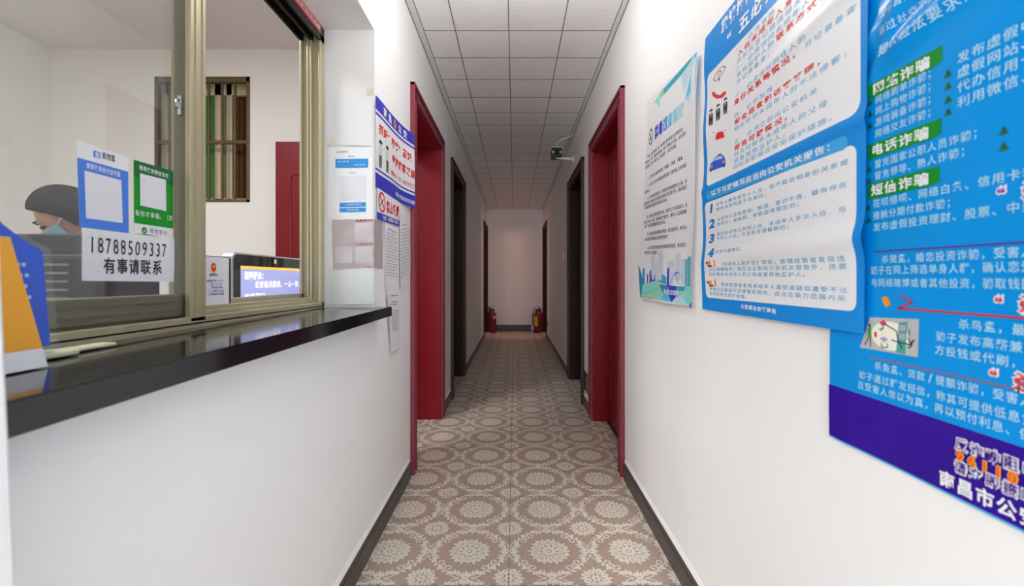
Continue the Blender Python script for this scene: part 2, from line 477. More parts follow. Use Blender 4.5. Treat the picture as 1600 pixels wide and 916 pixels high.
for sx in (-1, 1):
    for sy in (-1, 1):
        for fl in (0, 1):
            def M(q, sx=sx, sy=sy, fl=fl):
                x, y = q
                if fl: x, y = y, x
                return (sx * x, sy * y)
            def MP(q, ang, L, wd, M=M):
                d = M((math.cos(ang), math.sin(ang))); petal(M(q), math.atan2(d[1], d[0]), 0, L, wd)
            # long stem from the edge midpoint, curling into a spiral between the two flowers
            P = [(.149, .006)]; a = 2.62; st = .0068
            for k in range(9):
                q = P[-1]; P.append((q[0] + math.cos(a) * st, q[1] + math.sin(a) * st)); a -= .115
            r = .0085
            for k in range(17):
                q = P[-1]; P.append((q[0] + math.cos(a) * r, q[1] + math.sin(a) * r)); a += .40; r *= .925
            ribbon([M(q) for q in P], .0030, .0024); dot(M(P[-1]), .0050)
            for k, da, L, wd in ((2, .8, .017, .0038), (4, .8, .020, .0044), (6, .85, .018, .0042), (3, -.8, .016, .0040), (5, -.75, .020, .0044), (7, -.8, .022, .0048), (9, -.85, .021, .0048), (11, -.9, .019, .0044), (13, -.95, .016, .004), (15, -1.0, .014, .0036)):
                b = math.atan2(P[k + 1][1] - P[k][1], P[k + 1][0] - P[k][0]); MP(P[k], b + da, L, wd)
            # short counter-curl hugging the edge
            P = [(.147, .020)]; a = 1.55
            for k in range(6):
                q = P[-1]; P.append((q[0] + math.cos(a) * .006, q[1] + math.sin(a) * .006)); a += .16
            for k in range(10):
                q = P[-1]; P.append((q[0] + math.cos(a) * .0052 * .92 ** k, q[1] + math.sin(a) * .0052 * .92 ** k)); a += .5
            ribbon([M(q) for q in P], .0024, .0016); dot(M(P[-1]), .0034)
        petal((.100 * sx, .100 * sy), math.atan2(-sy, -sx), -.008, .022, .0062); petal((.1 * sx, .1 * sy), math.atan2(-sy, -sx) + .7, 0, .020, .0046); petal((.1 * sx, .1 * sy), math.atan2(-sy, -sx) - .7, 0, .020, .0046)
for q, an in (((.15, 0), math.pi), ((-.15, 0), 0), ((0, .15), -R90), ((0, -.15), R90)):
    for d, L in ((0, .040), (.42, .034), (-.42, .034), (.9, .024), (-.9, .024)):
        petal(q, an + d, .010, L, .0048)
dot((.15, 0), .0075); dot((0, .15), .0075)
flowers = len(cell)
for k in range(10):
    a = 2 * math.pi * (k + 0.5) / 10
    petal((0, 0), a, 0.040, 0.064, 0.0016); petal((0, 0), a + .12, 0.046, 0.066, 0.0011); petal((0, 0), a - .12, 0.046, 0.066, 0.0011)
    petal((0, 0), a + math.pi / 10, 0.030, 0.058, 0.0016)
for k in range(8): petal((.15, .15), 2 * math.pi * (k + .5) / 8, .026, .044, .0013)
rows = int((9.0 + 2.4) / 0.3)
for i in range(-3, 3):
    for j in range(rows):
        cx, cy = -0.02 + 0.15 + 0.3 * i, 1.65 - 0.3 * 13 + 0.3 * j
        if cy > YB + 0.1 or cy < -1.2: continue
        for ci, pts in enumerate(cell):
            zz = (.0003 if ci < flowers else .0008) + .0004 * random.random()
            P = [(cx + a, cy + b, zz) for a, b in pts]
            if min(q[0] for q in P) < -0.81 or max(q[0] for q in P) > 0.80: continue
            mb.face(P, 1 if ci < flowers else 0)
for i in (-1, 0, 1):
    x = -0.02 + 0.6 * i
    mb.face([(x - .0012, -2.6, .0014), (x + .0012, -2.6, .0014), (x + .0012, YB, .0014), (x - .0012, YB, .0014)], 2)
y = 1.5 - 0.606 * 6
while y < YB:
    mb.face([(-0.82, y - .0012, .0014), (0.8, y - .0012, .0014), (0.8, y + .0012, .0014), (-0.82, y + .0012, .0014)], 2); y += 0.6
mb.build('floor', [TILE, CREAM, GROUT], kind='structure')

# skirting
def skirting(name, side, segs, m):
    mb = MB(); X = XL if side < 0 else XR; d = 1 if side < 0 else -1
    for a, b in segs:
        mb.prism([(X, a, 0), (X + d * .012, a, 0), (X + d * .012, a, .068), (X + d * .0095, a, .072), (X + d * .0095, a, .084), (X + d * .006, a, .09), (X, a, .09)], (0, b - a, 0), 0)
        mb.prism([(X, a, .09), (X + d * .0085, a, .089), (X + d * .007, a, .094), (X, a, .106)], (0, b - a, 0), 1)
        y = a + 0.35
        while y < b - 0.02:
            mb.box(X, X + d * .0123, y, y + .0012, 0.001, .07, 2); y += 0.6
    return mb.build(name, [m, WHITE, mat('skirting_joint', (150, 142, 136), 0.7)], kind='structure')
skirting('baseboard_left', -1, [(-2.6, 0.30), (0.41, LD1[0] - 0.03), (LD1[1] + .02, LD2[0] - .02), (LD2[1] + .02, LD3[0] - .02)], SKIRT)
skirting('baseboard_right', 1, [(-2.6, RD1[0] - 0.02), (RD1[1] + .02, RD2[0] - .02), (RD2[1] + .02, RD3[0] - .02)], SKIRT)
mb = MB(); mb.box(XL, XR, YB - .012, YB, 0, .125, 0, .003); mb.build('baseboard_back', SKIRTD, kind='structure')

# ------------------------------------------------------------------ doors
def door(n, side, d, m, mtrim, leaf=None, depth=0.26):
    X = XL if side < 0 else XR; s = 1 if side < 0 else -1       # s: direction into the corridor
    y0, y1, zt = d
    root = struct_root('door_%d' % n, (X, (y0 + y1) / 2, 0))
    mb = MB()
    for (a, b, th) in ((0, .018, .024), (.018, .052, .014), (.052, TW, .020)):
        mb.box(X - s * .01, X + s * th, y0 + a, y0 + b, 0, zt - a, 0, .003)
        mb.box(X - s * .01, X + s * th, y1 - b, y1 - a, 0, zt - a, 0, .003)
        mb.box(X - s * .01, X + s * th, y0 + a, y1 - a, zt - b, zt - a, 0, .003)
    mb.build('casing', mtrim, root)
    i0, i1, it = y0 + TW, y1 - TW, zt - TW
    mb = MB(); xe = X - s * depth
    for a, b in ((i0 + .0005, i0 + .012), (i1 - .012, i1 - .0005)):
        mb.box(X + s * .004, xe, a, b, 0, it - .0005)
    mb.box(X + s * .004, xe, i0 + .012, i1 - .012, it - .012, it - .0005)
    if leaf == 'closed':                                      # stop bead in front of the leaf
        xs = X - s * .088
        mb.box(xs, xs - s * .02, i1 - .028, i1 - .013, 0, it - .013); mb.box(xs, xs - s * .02, i0 + .013, i0 + .028, 0, it - .013); mb.box(xs, xs - s * .02, i0 + .013, i1 - .013, it - .028, it - .013)
    mb.build('jamb_lining', m, root)
    if leaf:
        lr = MB(); xa = X - s * .10
        lr.box(xa, xa - s * .04, i0 + .0145, i1 - .0145, .012, it - .0145)
        lo = lr.build('door_leaf', m, root)
        mo = MB(); yc = (i0 + i1) / 2; hw = (i1 - i0) / 2 - .12
        def arc(z0, z1, sg):
            return [(xa, yc + hw * (1 - .55 * (math.sin(math.pi * t) ** 2)) * sg, z0 + (z1 - z0) * t) for t in [k / 18 for k in range(19)]]
        for z0, z1 in ((0.20, 0.80), (0.92, 1.12), (1.24, 1.82)):
            for sg in (-1, 1):
                if z0 == 1.24:
                    mo.tube([(xa, yc + hw * sg * (1 - .35 * t - .3 * math.sin(math.pi * t) * t), z0 + (z1 - z0) * t) for t in [k / 18 for k in range(19)]], .007, n=8)
                elif z0 == 0.92:
                    mo.tube([(xa, yc + hw * sg * (1 - .5 * math.sin(math.pi * t)), z0 + (z1 - z0) * t) for t in [k / 12 for k in range(13)]], .007, n=8)
                else:
                    mo.tube([(xa, yc + hw * sg, z0), (xa, yc + hw * sg, z1 - .1), (xa, yc + hw * sg * .8, z1)], .007, n=8)
            mo.tube([(xa, yc - hw, z0), (xa, yc + hw, z0)], .007, n=8)
            mo.tube([(xa, yc - hw * .8, z1), (xa, yc, z1 + .03), (xa, yc + hw * .8, z1)], .007, n=8)
        mo.build('panel_moulding', m, lo)
        lk = MB()
        lk.box(xa, xa + s * .012, i0 + .035, i0 + .075, .88, 1.12, 0, .004)
        lk.tube([(xa + s * .01, i0 + .055, 1.03), (xa + s * .05, i0 + .055, 1.03), (xa + s * .055, i0 + .17, 1.03)], .009)
        lk.build('handle', CHROME, lo)
        mb = MB(); mb.box(xa + s * .01, xa - s * .05, i0, i1, 0, .010); mb.box(xa + s * .008, xa + s * .014, i0, i1, .010, .0135, 1)
        mb.build('threshold', [DARKW, CHROME], root)
    return root, (i0, i1, it)

door(1, 1, RD1, MAROON, MAROON2, 'closed', 0.20)
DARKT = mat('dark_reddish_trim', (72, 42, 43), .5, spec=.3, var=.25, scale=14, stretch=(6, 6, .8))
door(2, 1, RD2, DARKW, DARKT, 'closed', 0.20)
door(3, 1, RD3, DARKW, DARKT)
d1, (a0, a1, at_) = door(4, -1, LD1, MAROON, MAROON2, None, 0.275)
lf = MB(); lf.box(-0.845, -1.752, a1 - .005, a1 + .035, .012, 2.035, 0, .002)
lo = lf.build('door_leaf', MAROON, d1)
mo = MB()
for x0, x1, z0, z1 in ((-.96, -1.64, .2, .85), (-.96, -1.64, 1.0, 1.88)):
    mo.tube([(x0, a1 - .005, z0), (x1, a1 - .005, z0), (x1, a1 - .005, z1 - .1), ((x0 + x1) / 2, a1 - .005, z1), (x0, a1 - .005, z1 - .1), (x0, a1 - .005, z0)], .007, n=8)
mo.build('panel_moulding', MAROON, lo)
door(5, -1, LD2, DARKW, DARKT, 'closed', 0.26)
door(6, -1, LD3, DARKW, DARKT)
# rooms behind the two end doors
for nm, x0, x1 in (('wall_side_room_left', XLI, -2.1), ('wall_side_room_right', XRI, 2.1)):
    mb = MB()
    mb.face([(x1, 7.3, 0), (x1, 9.0, 0), (x1, 9.0, 2.4), (x1, 7.3, 2.4)])
    for yy in (7.3, 9.0): mb.face([(x0, yy, 0), (x1, yy, 0), (x1, yy, 2.4), (x0, yy, 2.4)])
    mb.face([(x0, 7.3, 2.4), (x1, 7.3, 2.4), (x1, 9.0, 2.4), (x0, 9.0, 2.4)])
    mb.build(nm, WALL, kind='structure')

# ------------------------------------------------------------------ reception room
RX, RY0, RY1, RH = -3.65, -1.0, 3.45, 2.84
BW = (-2.835, -2.085, 1.634, 2.623)
wall('wall_reception_back', 'y', RY1, RY1 + 0.20, RX, XLI, 0, RH, [BW], [ROOMW, ROOMW, WHITE])
mb = MB(); mb.box(RX - .1, RX, RY0, RY1 + .2, 0, RH); mb.build('wall_reception_left', ROOMW, kind='structure')
mb = MB(); mb.box(RX, XLI, RY0 - .1, RY0, 0, RH); mb.build('wall_reception_front', ROOMW, kind='structure')
mb = MB(); mb.box(RX, XLI, RY0, RY1 + .2, RH, RH + .05); mb.build('ceiling_reception', mat('reception_ceiling', (222, 218, 216), 0.7), kind='structure')

# barred window in the reception back wall
wr = struct_root('window_2', ((BW[0] + BW[1]) / 2, RY1, BW[2]))
RUST = mat('rusty_bronze_steel', (104, 84, 58), 0.5, metal=0.35, var=0.45, scale=45)
CREAMP = mat('cream_window_profile', (206, 196, 164), 0.45, var=0.08, scale=12)
mb = MB(); y0, y1 = RY1 - .006, RY1 + .03
for a in ((BW[0], BW[0] + .028, BW[2], BW[3]), (BW[1] - .028, BW[1], BW[2], BW[3]), (BW[0], BW[1], BW[3] - .045, BW[3]), (BW[0], BW[1], BW[2], BW[2] + .022)):
    mb.box(a[0], a[1], y0, y1, a[2], a[3], 0, .003)
mb.build('grille_frame', RUST, wr)
mb = MB(); mb.box(BW[0], BW[1], y0 + .004, y1 - .006, 2.095, 2.122, 0, .003); mb.build('grille_rail', RUST, wr)
k = 0
x = 365.5
for px_ in (366, 345.5, 325, 304.5, 284, 263.5):
    X = (px_ - CX) * RY1 / F
    mb = MB(); mb.tube([(X, RY1 + .012, BW[2] + .01), (X, RY1 + .012, BW[3] - .02)], .010, n=10); mb.build('grille_bar', RUST, wr)
ys_ = RY1 + .11
mb = MB()
for a in ((BW[0], BW[1], BW[3] - .10, BW[3]), (BW[0], BW[1], BW[2], BW[2] + .05), (-2.440, -2.366, BW[2], BW[3]), (-2.345, -2.298, BW[2], BW[3]), (BW[0], BW[0] + .05, BW[2], BW[3])):
    mb.box(a[0], a[1], ys_, ys_ + .04, a[2], a[3], 0, .003)
mb.build('sash_frame', CREAMP, wr)
mb = MB(); mb.box(-2.80, -2.435, ys_ + .02, ys_ + .026, BW[2] + .05, BW[3] - .10); mb.build('green_pane', mat('green_film_pane', (58, 118, 38), 0.3, var=0.15, scale=8), wr)
mb = MB()
n = 26
pts = []
for k in range(n + 1):
    X = -2.31 + (BW[1] + 0.02 + 2.31) * k / n
    pts.append((X, ys_ + .045 + .014 * math.sin(k * 1.35)))
for (a, b) in zip(pts[:-1], pts[1:]):
    mb.face([(a[0], a[1], BW[2]), (b[0], b[1], BW[2]), (b[0], b[1], BW[3] - .09), (a[0], a[1], BW[3] - .09)], 0, True)
mb.build('curtain', mat('brown_curtain', (96, 58, 24), 0.7, var=0.3, scale=14, stretch=(8, 8, .4)), wr)
mb = MB(); mb.box(BW[0] - .05, BW[1] + .05, RY1 + .19, RY1 + .2, BW[2] - .05, BW[3] + .05); mb.build('backing_panel', mat('grey_backing', (150, 146, 140), 0.7), wr)

# ------------------------------------------------------------------ reception hatch: sliding window and stone sill
hz = 0.908
wn = struct_root('window_1', (-0.78, 1.05, hz))
XF, XI = -0.739, -0.822
mb = MB()
mb.box(XF, XI, WIN[0], WIN[1], hz - .012, hz + .018, 0, .002)
for xa, top, ya in ((XF, .030, 0), (XF - .026, .040, 1.032), (XF - .040, .050, 1.032), (XF - .072, .064, 0)):
    mb.box(xa, xa - .010, max(ya, WIN[0]), WIN[1], hz + .01, hz + top, 0, .0025)
mb.build('bottom_track', ALU, wn)
mb = MB()
mb.box(XF, XI, WIN[0], WIN[1], 1.962, WIN[3], 0, .002)
for xa in (XF, XF - .034, XF - .072):
    mb.box(xa, xa - .009, WIN[0], WIN[1], 1.935, 1.965, 0, .002)
mb.build('head_track', mat('dark_bronze_profile', (28, 28, 24), 0.35, metal=0.3), wn)
mb = MB()
yj = WIN[1] - .02
mb.box(XF, XI, yj, WIN[1], hz + .01, 1.965, 0, .002)
for xa in (XF, XF - .034, XF - .045, XF - .072):
    mb.box(xa, xa - .008, yj - .016, yj + .004, hz + .03, 1.962, 0, .002)
mb.build('jamb_profile', ALU, wn)
mb = MB(); mb.box(XF, XI, WIN[0], WIN[0] + .03, hz + .01, 1.965, 0, .002); mb.build('jamb_profile', ALU, wn)
mb = MB()
mb.box(XF, XF - .014, 0.9985, 1.049, hz + .018, 1.965, 0, .002)
mb.box(XF + .003, XF, 1.012, 1.018, hz + .028, 1.962, 0); mb.box(XF + .003, XF, 1.034, 1.037, hz + .028, 1.962, 0)
mb.box(XF - .012, XF - .07, 1.03, 1.049, hz + .03, 1.965, 0, .002)
mb.build('mullion', ALU, wn)
XS = XF - .018                                           # the sash slid behind the mullion
mb = MB()
mb.box(XS, XS - .024, 1.0035, 1.0078, hz + .03, 1.95, 0, .001)
mb.box(XS, XS - .03, 0.46, 1.03, hz + .033, hz + .083, 0, .003)
mb.box(XS + .002, XS, 0.46, 1.03, hz + .066, hz + .070, 0); mb.box(XS + .002, XS, 0.46, 1.03, hz + .048, hz + .051, 0)
mb.box(XS, XS - .03, 0.46, 1.03, 1.90, 1.95, 0, .003)
mb.box(XS, XS - .03, 0.44, 0.48, hz + .033, 1.95, 0, .003)
sash = mb.build('sash', ALUD, wn)
mb = MB(); mb.box(XS + .001, XS - .024, 1.0079, 1.030, hz + .035, 1.95, 0, .002); mb.build('seal', RUBBER, sash)
mb = MB()
mb.box(XS - .003, XS - .013, .9985, 1.004, 1.40, 1.445, 0, .002); mb.tube([(XS - .008, 1.000, 1.432), (XS - .006, .990, 1.430), (XS - .004, .987, 1.412)], .004)
mb.build('latch', CHROME, sash)
mb = MB(); mb.box(XS - .013, XS - .017, 0.48, 1.0030, hz + .083, 1.90); mb.build('pane', GLASS, sash)
XG = XS - .0128

def tilt(mbx, y0, y1):
    mbx.v = [(a, b, c + .010 * (b - 0.41) / 1.3) for a, b, c in mbx.v]
mb = MB()
mb.prism([(-.483, .4095, hz - .036), (-.483, 1.722, hz - .036), (-.5445, 1.722, hz - .036), (-.5445, 1.701, hz - .036), (-.80, 1.701, hz - .036), (-.80, .4095, hz - .036)], (0, 0, .034), 0)
mb.prism([(-.485, .4115, hz - .002), (-.485, 1.720, hz - .002), (-.5445, 1.720, hz - .002), (-.5445, 1.701, hz - .002), (-.80, 1.701, hz - .002), (-.80, .4115, hz - .002)], (0, 0, .002), 0)
tilt(mb, 0, 1)
sill = mb.build('stone_counter', STONE, origin=(-0.6, 1.06, hz))
tag(sill, 'polished black stone counter slab under the reception window', 'counter')
# ------------------------------------------------------------------ printed matter on the right wall
CYAN = mat('poster_blue', (22, 140, 224), 0.3, var=0.08, scale=9, spec=0.2)
CYAN2 = mat('poster_light_blue', (66, 168, 232), 0.3, spec=0.2)
LBLUE = mat('light_blue_ink', (118, 182, 218), 0.45)
DBLUE = mat('strong_blue_ink', (30, 128, 208), 0.45)
ORANGE = mat('orange_print', (244, 150, 30), 0.4)
NAVY = mat('navy_print', (44, 52, 128), 0.4)

def g2(x, c, w): return math.exp(-((x - c) / w) ** 2)

# --- white and blue poster of rules (middle)
def bump2(s, h):
    Z = -s
    d = 0.004 * (1 + math.sin((Z * 7.3) + 2.1)) * 0.35
    d += 0.0075 * g2(h, 1.092 - 0.03 * (Z - 0.7), 0.022) * (0.25 + 0.75 * min(1, max(0, (1.18 - Z) / 0.2)))
    dd = h - (1.475 + 0.03 * (1.1 - Z) / 0.3)
    d += 0.006 * g2(dd, 0.0, 0.020) * min(1, max(0, (1.2 - Z) / 0.3))
    d += 0.004 * g2(h, 1.283, 0.012)
    d += 0.0022 * math.sin(h * 31 + Z * 5) * g2(Z, 1.28, 0.08)
    return d
S2 = Sheet('R', XR, bump2, 0.0075)
A, B_, C_, D_ = (-1.2925, 1.7365), (-0.690, 1.7365), (-0.7015, 0.9365), (-1.316, 0.9355)
root = thing('poster', 'white poster with thick bright blue border and red and blue text, middle one', 'poster', (XR, 1.0, 1.336))
mb = MB(); S2.quad(mb, [A, B_, C_, D_], 60, 90, 0, 0)
S2.rrect(mb, -1.281, -0.708, 1.2945, 1.618, 0.022, 0.0004, 1, 44, 40)
S2.rrect(mb, -1.289, -0.7165, 0.9715, 1.2475, 0.016, 0.0004, 1, 44, 40)
S2.rrect(mb, -1.276, -0.7345, 1.2545, 1.2775, 0.011, 0.0007, 2, 40, 4, -0.010)
mb.build('printed_sheet', [CYAN, PAPERG, CYAN2], root)
mb = MB()
Q = dict(mi=0, off=0.0010)
S2.text(mb, '旅馆接待未成年人入住', (-1.19, 1.690), (-0.78, 1.690), .036, bold=.03, **Q)
mb.build('heading', PWHITE, root); mb = MB()
S2.text(mb, '“五必须”', (-1.16, 1.637), (-0.86, 1.637), .038, bold=.03, **Q)
mb.build('heading', PWHITE, root); mb = MB()
S2.text(mb, '公安部治安管理局', (-1.0876, .9528), (-.9355, .9500), .011, bold=.02, **Q)
mb.build('issuer_text', PWHITE, root)
mb = MB()
S2.text(mb, '以下可疑情况应当向公安机关报告：', (-1.2457, 1.2612), (-.756, 1.2518), .0145, bold=.02, off=.0014, mi=0)
mb.build('banner_text', PWHITE, root)
HB = .0122
blue = MB(); reds = []
def MB_RED():
    reds.append(MB()); return reds[-1]
def row(txt, z0, n, pitch, h, r=False, hh=HB):
    S2.text(MB_RED() if r else blue, txt, (-z0, h), (-z0 + n * pitch, h), hh * (1.12 if r else 1.0), off=.0009, mi=0, bold=.022 if r else .0, fill=.86)
row('一、', 1.118, 2, .0285, 1.599); row('必须查验', 1.0545, 4, .0285, 1.599)
row('入住未成年人身份，', 1.1045, 9, .0325, 1.583, True)
row('并如实登记报送相关信息；', 1.109, 12, .0287, 1.567)
row('二、', 1.115, 2, .0285, 1.549); row('必须询问未成年人父母或者', 1.055, 12, .0285, 1.549)
row('其他监护人的', 1.109, 6, .0277, 1.532); row('联系方式，', .9395, 5, .0333, 1.532, True)
row('并记录备查；', 1.109, 6, .0273, 1.515)
row('三、', 1.117, 2, .0285, 1.483); row('必须询问同住人的', 1.0543, 8, .0278, 1.483)
row('身份关系等情况，', 1.1188, 8, .0335, 1.4665, True); row('并记录备查；', .8444, 6, .0260, 1.4665)
row('四、', 1.121, 2, .0285, 1.4345); row('必须加强', 1.0624, 4, .0288, 1.4345)
row('安全巡查和访客管理，', 1.121, 10, .0341, 1.4175, True)
row('预防针对未成年人的不法侵害；', 1.121, 14, .0287, 1.4004)
row('五、', 1.121, 2, .0285, 1.3694); row('必须立即向公安机关', 1.0572, 9, .028, 1.3694)
row('报告可疑情况，', 1.121, 7, .0347, 1.3522, True)
row('并及时联系未成年人的父母', 1.121, 12, .0284, 1.336)
row('或者其他监护人，', 1.1236, 8, .0294, 1.320)
row('同时采取相应安全保护措施。', 1.127, 13, .0288, 1.3046)
def lrow(txt, z0, z1, h0, h1, hh=.0102):
    S2.text(blue, txt, (-z0, h0), (-z1, h1), hh, off=.0009, mi=0, fill=.86, bold=.006)
lrow('成年人携未成年人入住，但不能说明身份关系或', 1.2222, .7308, 1.2280, 1.2172)
lrow('身份关系明显不合理的；', 1.2211, .960, 1.2142, 1.2085)
lrow('未成年人身体受伤、醉酒、意识不清、疑似存在', 1.2184, .7337, 1.1854, 1.1802)
lrow('被殴打、被麻醉、被胁迫等情形的；', 1.2184, .8453, 1.1718, 1.1675)
lrow('异性未成年人共同入住、未成年人多次入住、与', 1.2184, .7357, 1.1446, 1.1387)
lrow('不同人入住，又没有合理解释的；', 1.2211, .8797, 1.1326, 1.1275)
lrow('其他可疑情况。', 1.224, 1.063, 1.0962, 1.0945)
lrow('《未成年人保护法》规定，旅馆经营者发现违', 1.1946, .7375, 1.0607, 1.0548)
lrow('法犯罪嫌疑的，除应当立即向公安机关报告外，还要', 1.263, .7348, 1.0482, 1.0412)
lrow('及时联系未成年人的父母或者其他监护人。', 1.263, .8284, 1.0345, 1.0285)
lrow('旅馆经营者发现未成年人遭受或疑似遭受不法', 1.1924, .733, 1.0060, 1.0008)
lrow('侵害以及面临不法侵害危险的，应当在能力范围内采', 1.2659, .7375, .9925, .987)
lrow('取相应安全保护措施。', 1.2659, 1.044, .9795, .9770)
blue.build('body_text', LBLUE, root)
for q_ in reds: q_.build('red_line', RED, root)['label'] = 'bold red line of text'
for t, h in (('1', 1.2155), ('2', 1.172), ('3', 1.1295), ('4', 1.0885)):
    mb = MB(); S2.text(mb, t, (-1.283, h), (-1.222, h), .0235, off=.0009, mi=0, bold=.05, slant=.35, fill=.66); mb.build('numeral', DBLUE, root)
# small pictures down the left side
SMALL = [RED, INK, mat('skin_print', (236, 196, 170), .5), PWHITE, mat('car_blue_print', (36, 96, 216), .4), mat('glass_print', (170, 214, 240), .4), ORANGE, mat('dark_red_print', (140, 30, 30), .4)]
mb = MB()
c = S2.px(1128, 115); S2.disc(mb, c, .036, .0125, .0008, 1, 22, .90)
S2.poly(mb, [(c[0] - .006, c[1] - .012), (c[0] + .006, c[1] - .011), (c[0] - .004, c[1] - .022)], .0008, 1)
S2.stroke(mb, [(c[0] - .012, c[1] + .003), (c[0], c[1] + .006), (c[0] + .012, c[1] + .002), (c[0] + .002, c[1] - .005), (c[0] - .012, c[1] - .005)], .0022, .0008, 0)
mb.build('speech_bubble_picture', SMALL, root); mb = MB()
hs = [S2.px(*q) for q in ((1116, 144), (1120, 143.5), (1123, 147), (1130, 149), (1136, 143), (1139.5, 143), (1139, 147), (1133, 153), (1124, 154.5), (1117, 150))]
S2.poly(mb, hs, .0008, 0)
mb.build('handset_picture', SMALL, root)
for k, (x, y) in enumerate(((1116, 186), (1127, 178), (1138.5, 168))):      # three standing figures
    def q(dx, dy, x=x, y=y): return S2.px(x + dx, y + dy - dx * .45)
    mb = MB()
    S2.poly(mb, [q(-3, -8), (q(0, -9)), q(3, -8), q(3.4, 0), q(2.6, 10), q(.8, 10), q(.2, 2), q(-.6, 10), q(-2.4, 10), q(-3.2, 0)], .0008, 1)
    S2.disc(mb, q(0, -11.5), .0062, .0048, .0008, 2, 10)
    S2.poly(mb, [q(-3, -13), q(0, -16), q(3.4, -13.5), q(2.6, -12), q(-2.6, -12)], .0010, 1)
    S2.poly(mb, [q(-.9, -8), q(.9, -8), q(0, -2)], .0010, 3); mb.build('standing_figure_picture', SMALL, root)
mb = MB()
S2.poly(mb, [S2.px(*t) for t in ((1122, 219), (1137, 214.5), (1135, 206), (1131.5, 205.2), (1126, 207), (1123.5, 211))], .0008, 0)
for a, b in (((1119, 206), (1122, 208.5)), ((1127, 201), (1127.5, 204)), ((1133, 200), (1132.5, 203)), ((1139, 203), (1136.5, 205))):
    S2.stroke(mb, [S2.px(*a), S2.px(*b)], .0016, .0008, 0)
mb.build('alarm_picture', SMALL, root); mb = MB()
car = [(1112, 264), (1114, 256), (1118, 252), (1121, 246), (1131, 241), (1136, 244), (1138, 249), (1138.5, 256), (1136, 260), (1114, 268)]
S2.poly(mb, [S2.px(*t) for t in car], .0008, 4)
S2.poly(mb, [S2.px(*t) for t in ((1119, 252), (1122, 247), (1131, 243), (1135, 247))], .0010, 5)
S2.poly(mb, [S2.px(*t) for t in ((1125, 244), (1131, 241), (1131.5, 239), (1125.5, 242))], .0010, 0)
for t in ((1116, 260.5), (1135.5, 253)): S2.disc(mb, S2.px(*t), .0065, .0045, .0011, 6, 10)
for t in ((1114.5, 267), (1136.5, 259)): S2.disc(mb, S2.px(*t), .0055, .0042, .0011, 1, 10)
mb.build('police_car_picture', SMALL, root)
for y in (406, 436.5):                                                        # two loudhailers
    mb = MB()
    S2.poly(mb, [S2.px(*t) for t in ((1110, y + 3), (1116, y + 1.5), (1116.3, y + 8), (1110.5, y + 7))], .0008, 6)
    S2.disc(mb, S2.px(1110.5, y + 5), .005, .0035, .001, 1, 10)
    S2.poly(mb, [S2.px(*t) for t in ((1111, y + 8), (1119.5, y + 9), (1119, y + 11), (1113.5, y + 11.5))], .0008, 7)
    S2.poly(mb, [S2.px(*t) for t in ((1121, y), (1122.6, y), (1123.8, y + 10.5), (1121.6, y + 11))], .0008, 6); mb.build('loudhailer_picture', SMALL, root)

# --- large blue poster on the near right, glossy and creased
def bump3(s, h):
    Z = -s
    d = 0.0022 * (1 + math.sin(Z * 19 + h * 7)) * .5
    t = (h - 1.345) - (0.62 - Z) * 0.30                     # long diagonal folds near the top
    d += 0.011 * g2(t, 0.030, 0.016) * min(1, max(0, (Z - .40) / .1)) * min(1, max(0, (.70 - Z) / .06)) 
    d += 0.006 * g2(t, 0.085, 0.02)
    d += 0.005 * g2((h - 1.40) + (Z - .66) * 1.6, 0, .018) * g2(h, 1.42, .12)
    d += 0.0025 * g2(h - .79 + (Z - .7) * .8, 0, .014) * g2(Z, .70, .07)
    d += 0.0020 * math.sin(Z * 9 - h * 14)* g2(h, .95, .2)
    return max(0, min(d, 0.003 + max(0, 0.712 - Z) * 0.35))
S3 = Sheet('R', XR, bump3, 0.002)
P3B = mat('vivid_blue_film', (0, 146, 226), 0.22, var=0.05, scale=5, spec=0.16)
P3N = mat('indigo_film', (50, 12, 148), 0.2, var=0.22, scale=7, spec=0.16)
P3G = mat('green_label_print', (10, 138, 38), 0.3, spec=0.2)
P3T = mat('pale_cyan_print', (176, 226, 240), 0.35)
PURP = mat('purple_print', (84, 22, 150), 0.35)
root = thing('poster', 'glossy blue poster with green headings and indigo foot, nearest one on the right wall', 'poster', (XR, .5, 1.19))
mb = MB()
S3.rect(mb, -.785, -.150, .8365, 1.640, 0, 0, 80, 100)
S3.rect(mb, -.787, -.150, .7455, .8365, 0, 1, 70, 14)
S3.rect(mb, -.787, -.150, .743, .7455, 0, 2, 70, 1)
mb.build('printed_sheet', [P3B, P3N, mat('cyan_edge', (40, 170, 232), .3)], root)
for h0, h1, z1 in ((1.3105, 1.334, .5785), (1.2145, 1.2385, .580), (1.1515, 1.1755, .582)):
    mb = MB()
    def fn(u, t, h0=h0, h1=h1, z1=z1):
        s = -.7005 + (.7005 - z1) * u; r = max(0, (u - .9) / .1)
        return s, h0 + (.004 * r * r) + (h1 - h0 - .004 * r * r) * t
    S3.grid(mb, fn, 14, 3, .0006, 0); mb.build('green_label', P3G, root)
lt = MB()
for t, z, h in (('网络诈骗', .6930, 1.3148), ('电话诈骗', .6945, 1.2190), ('短信诈骗', .6945, 1.1560)):
    mb = MB(); S3.text(mb, t, (-z, h), (-z + .099, h - .002), .0172, off=.0011, mi=0, bold=.025); mb.build('label_text', PWHITE, root)
def r3(txt, z0, h, pitch=.0146, hh=.0128, slope=0.0):
    S3.text(lt, txt, (-z0, h), (-z0 + pitch * len(txt), h + slope), hh, off=.0009, mi=0, bold=.008)
r3('利用官方渠道宣传、', .671, 1.452, .0150); r3('警惕官方冒充投资', .676, 1.424, .0155)
r3('通过社交平台投资理财', .675, 1.398, .0156); r3('是公检法要求汇款的', .6760, 1.3668, .0210, .0165, .006)
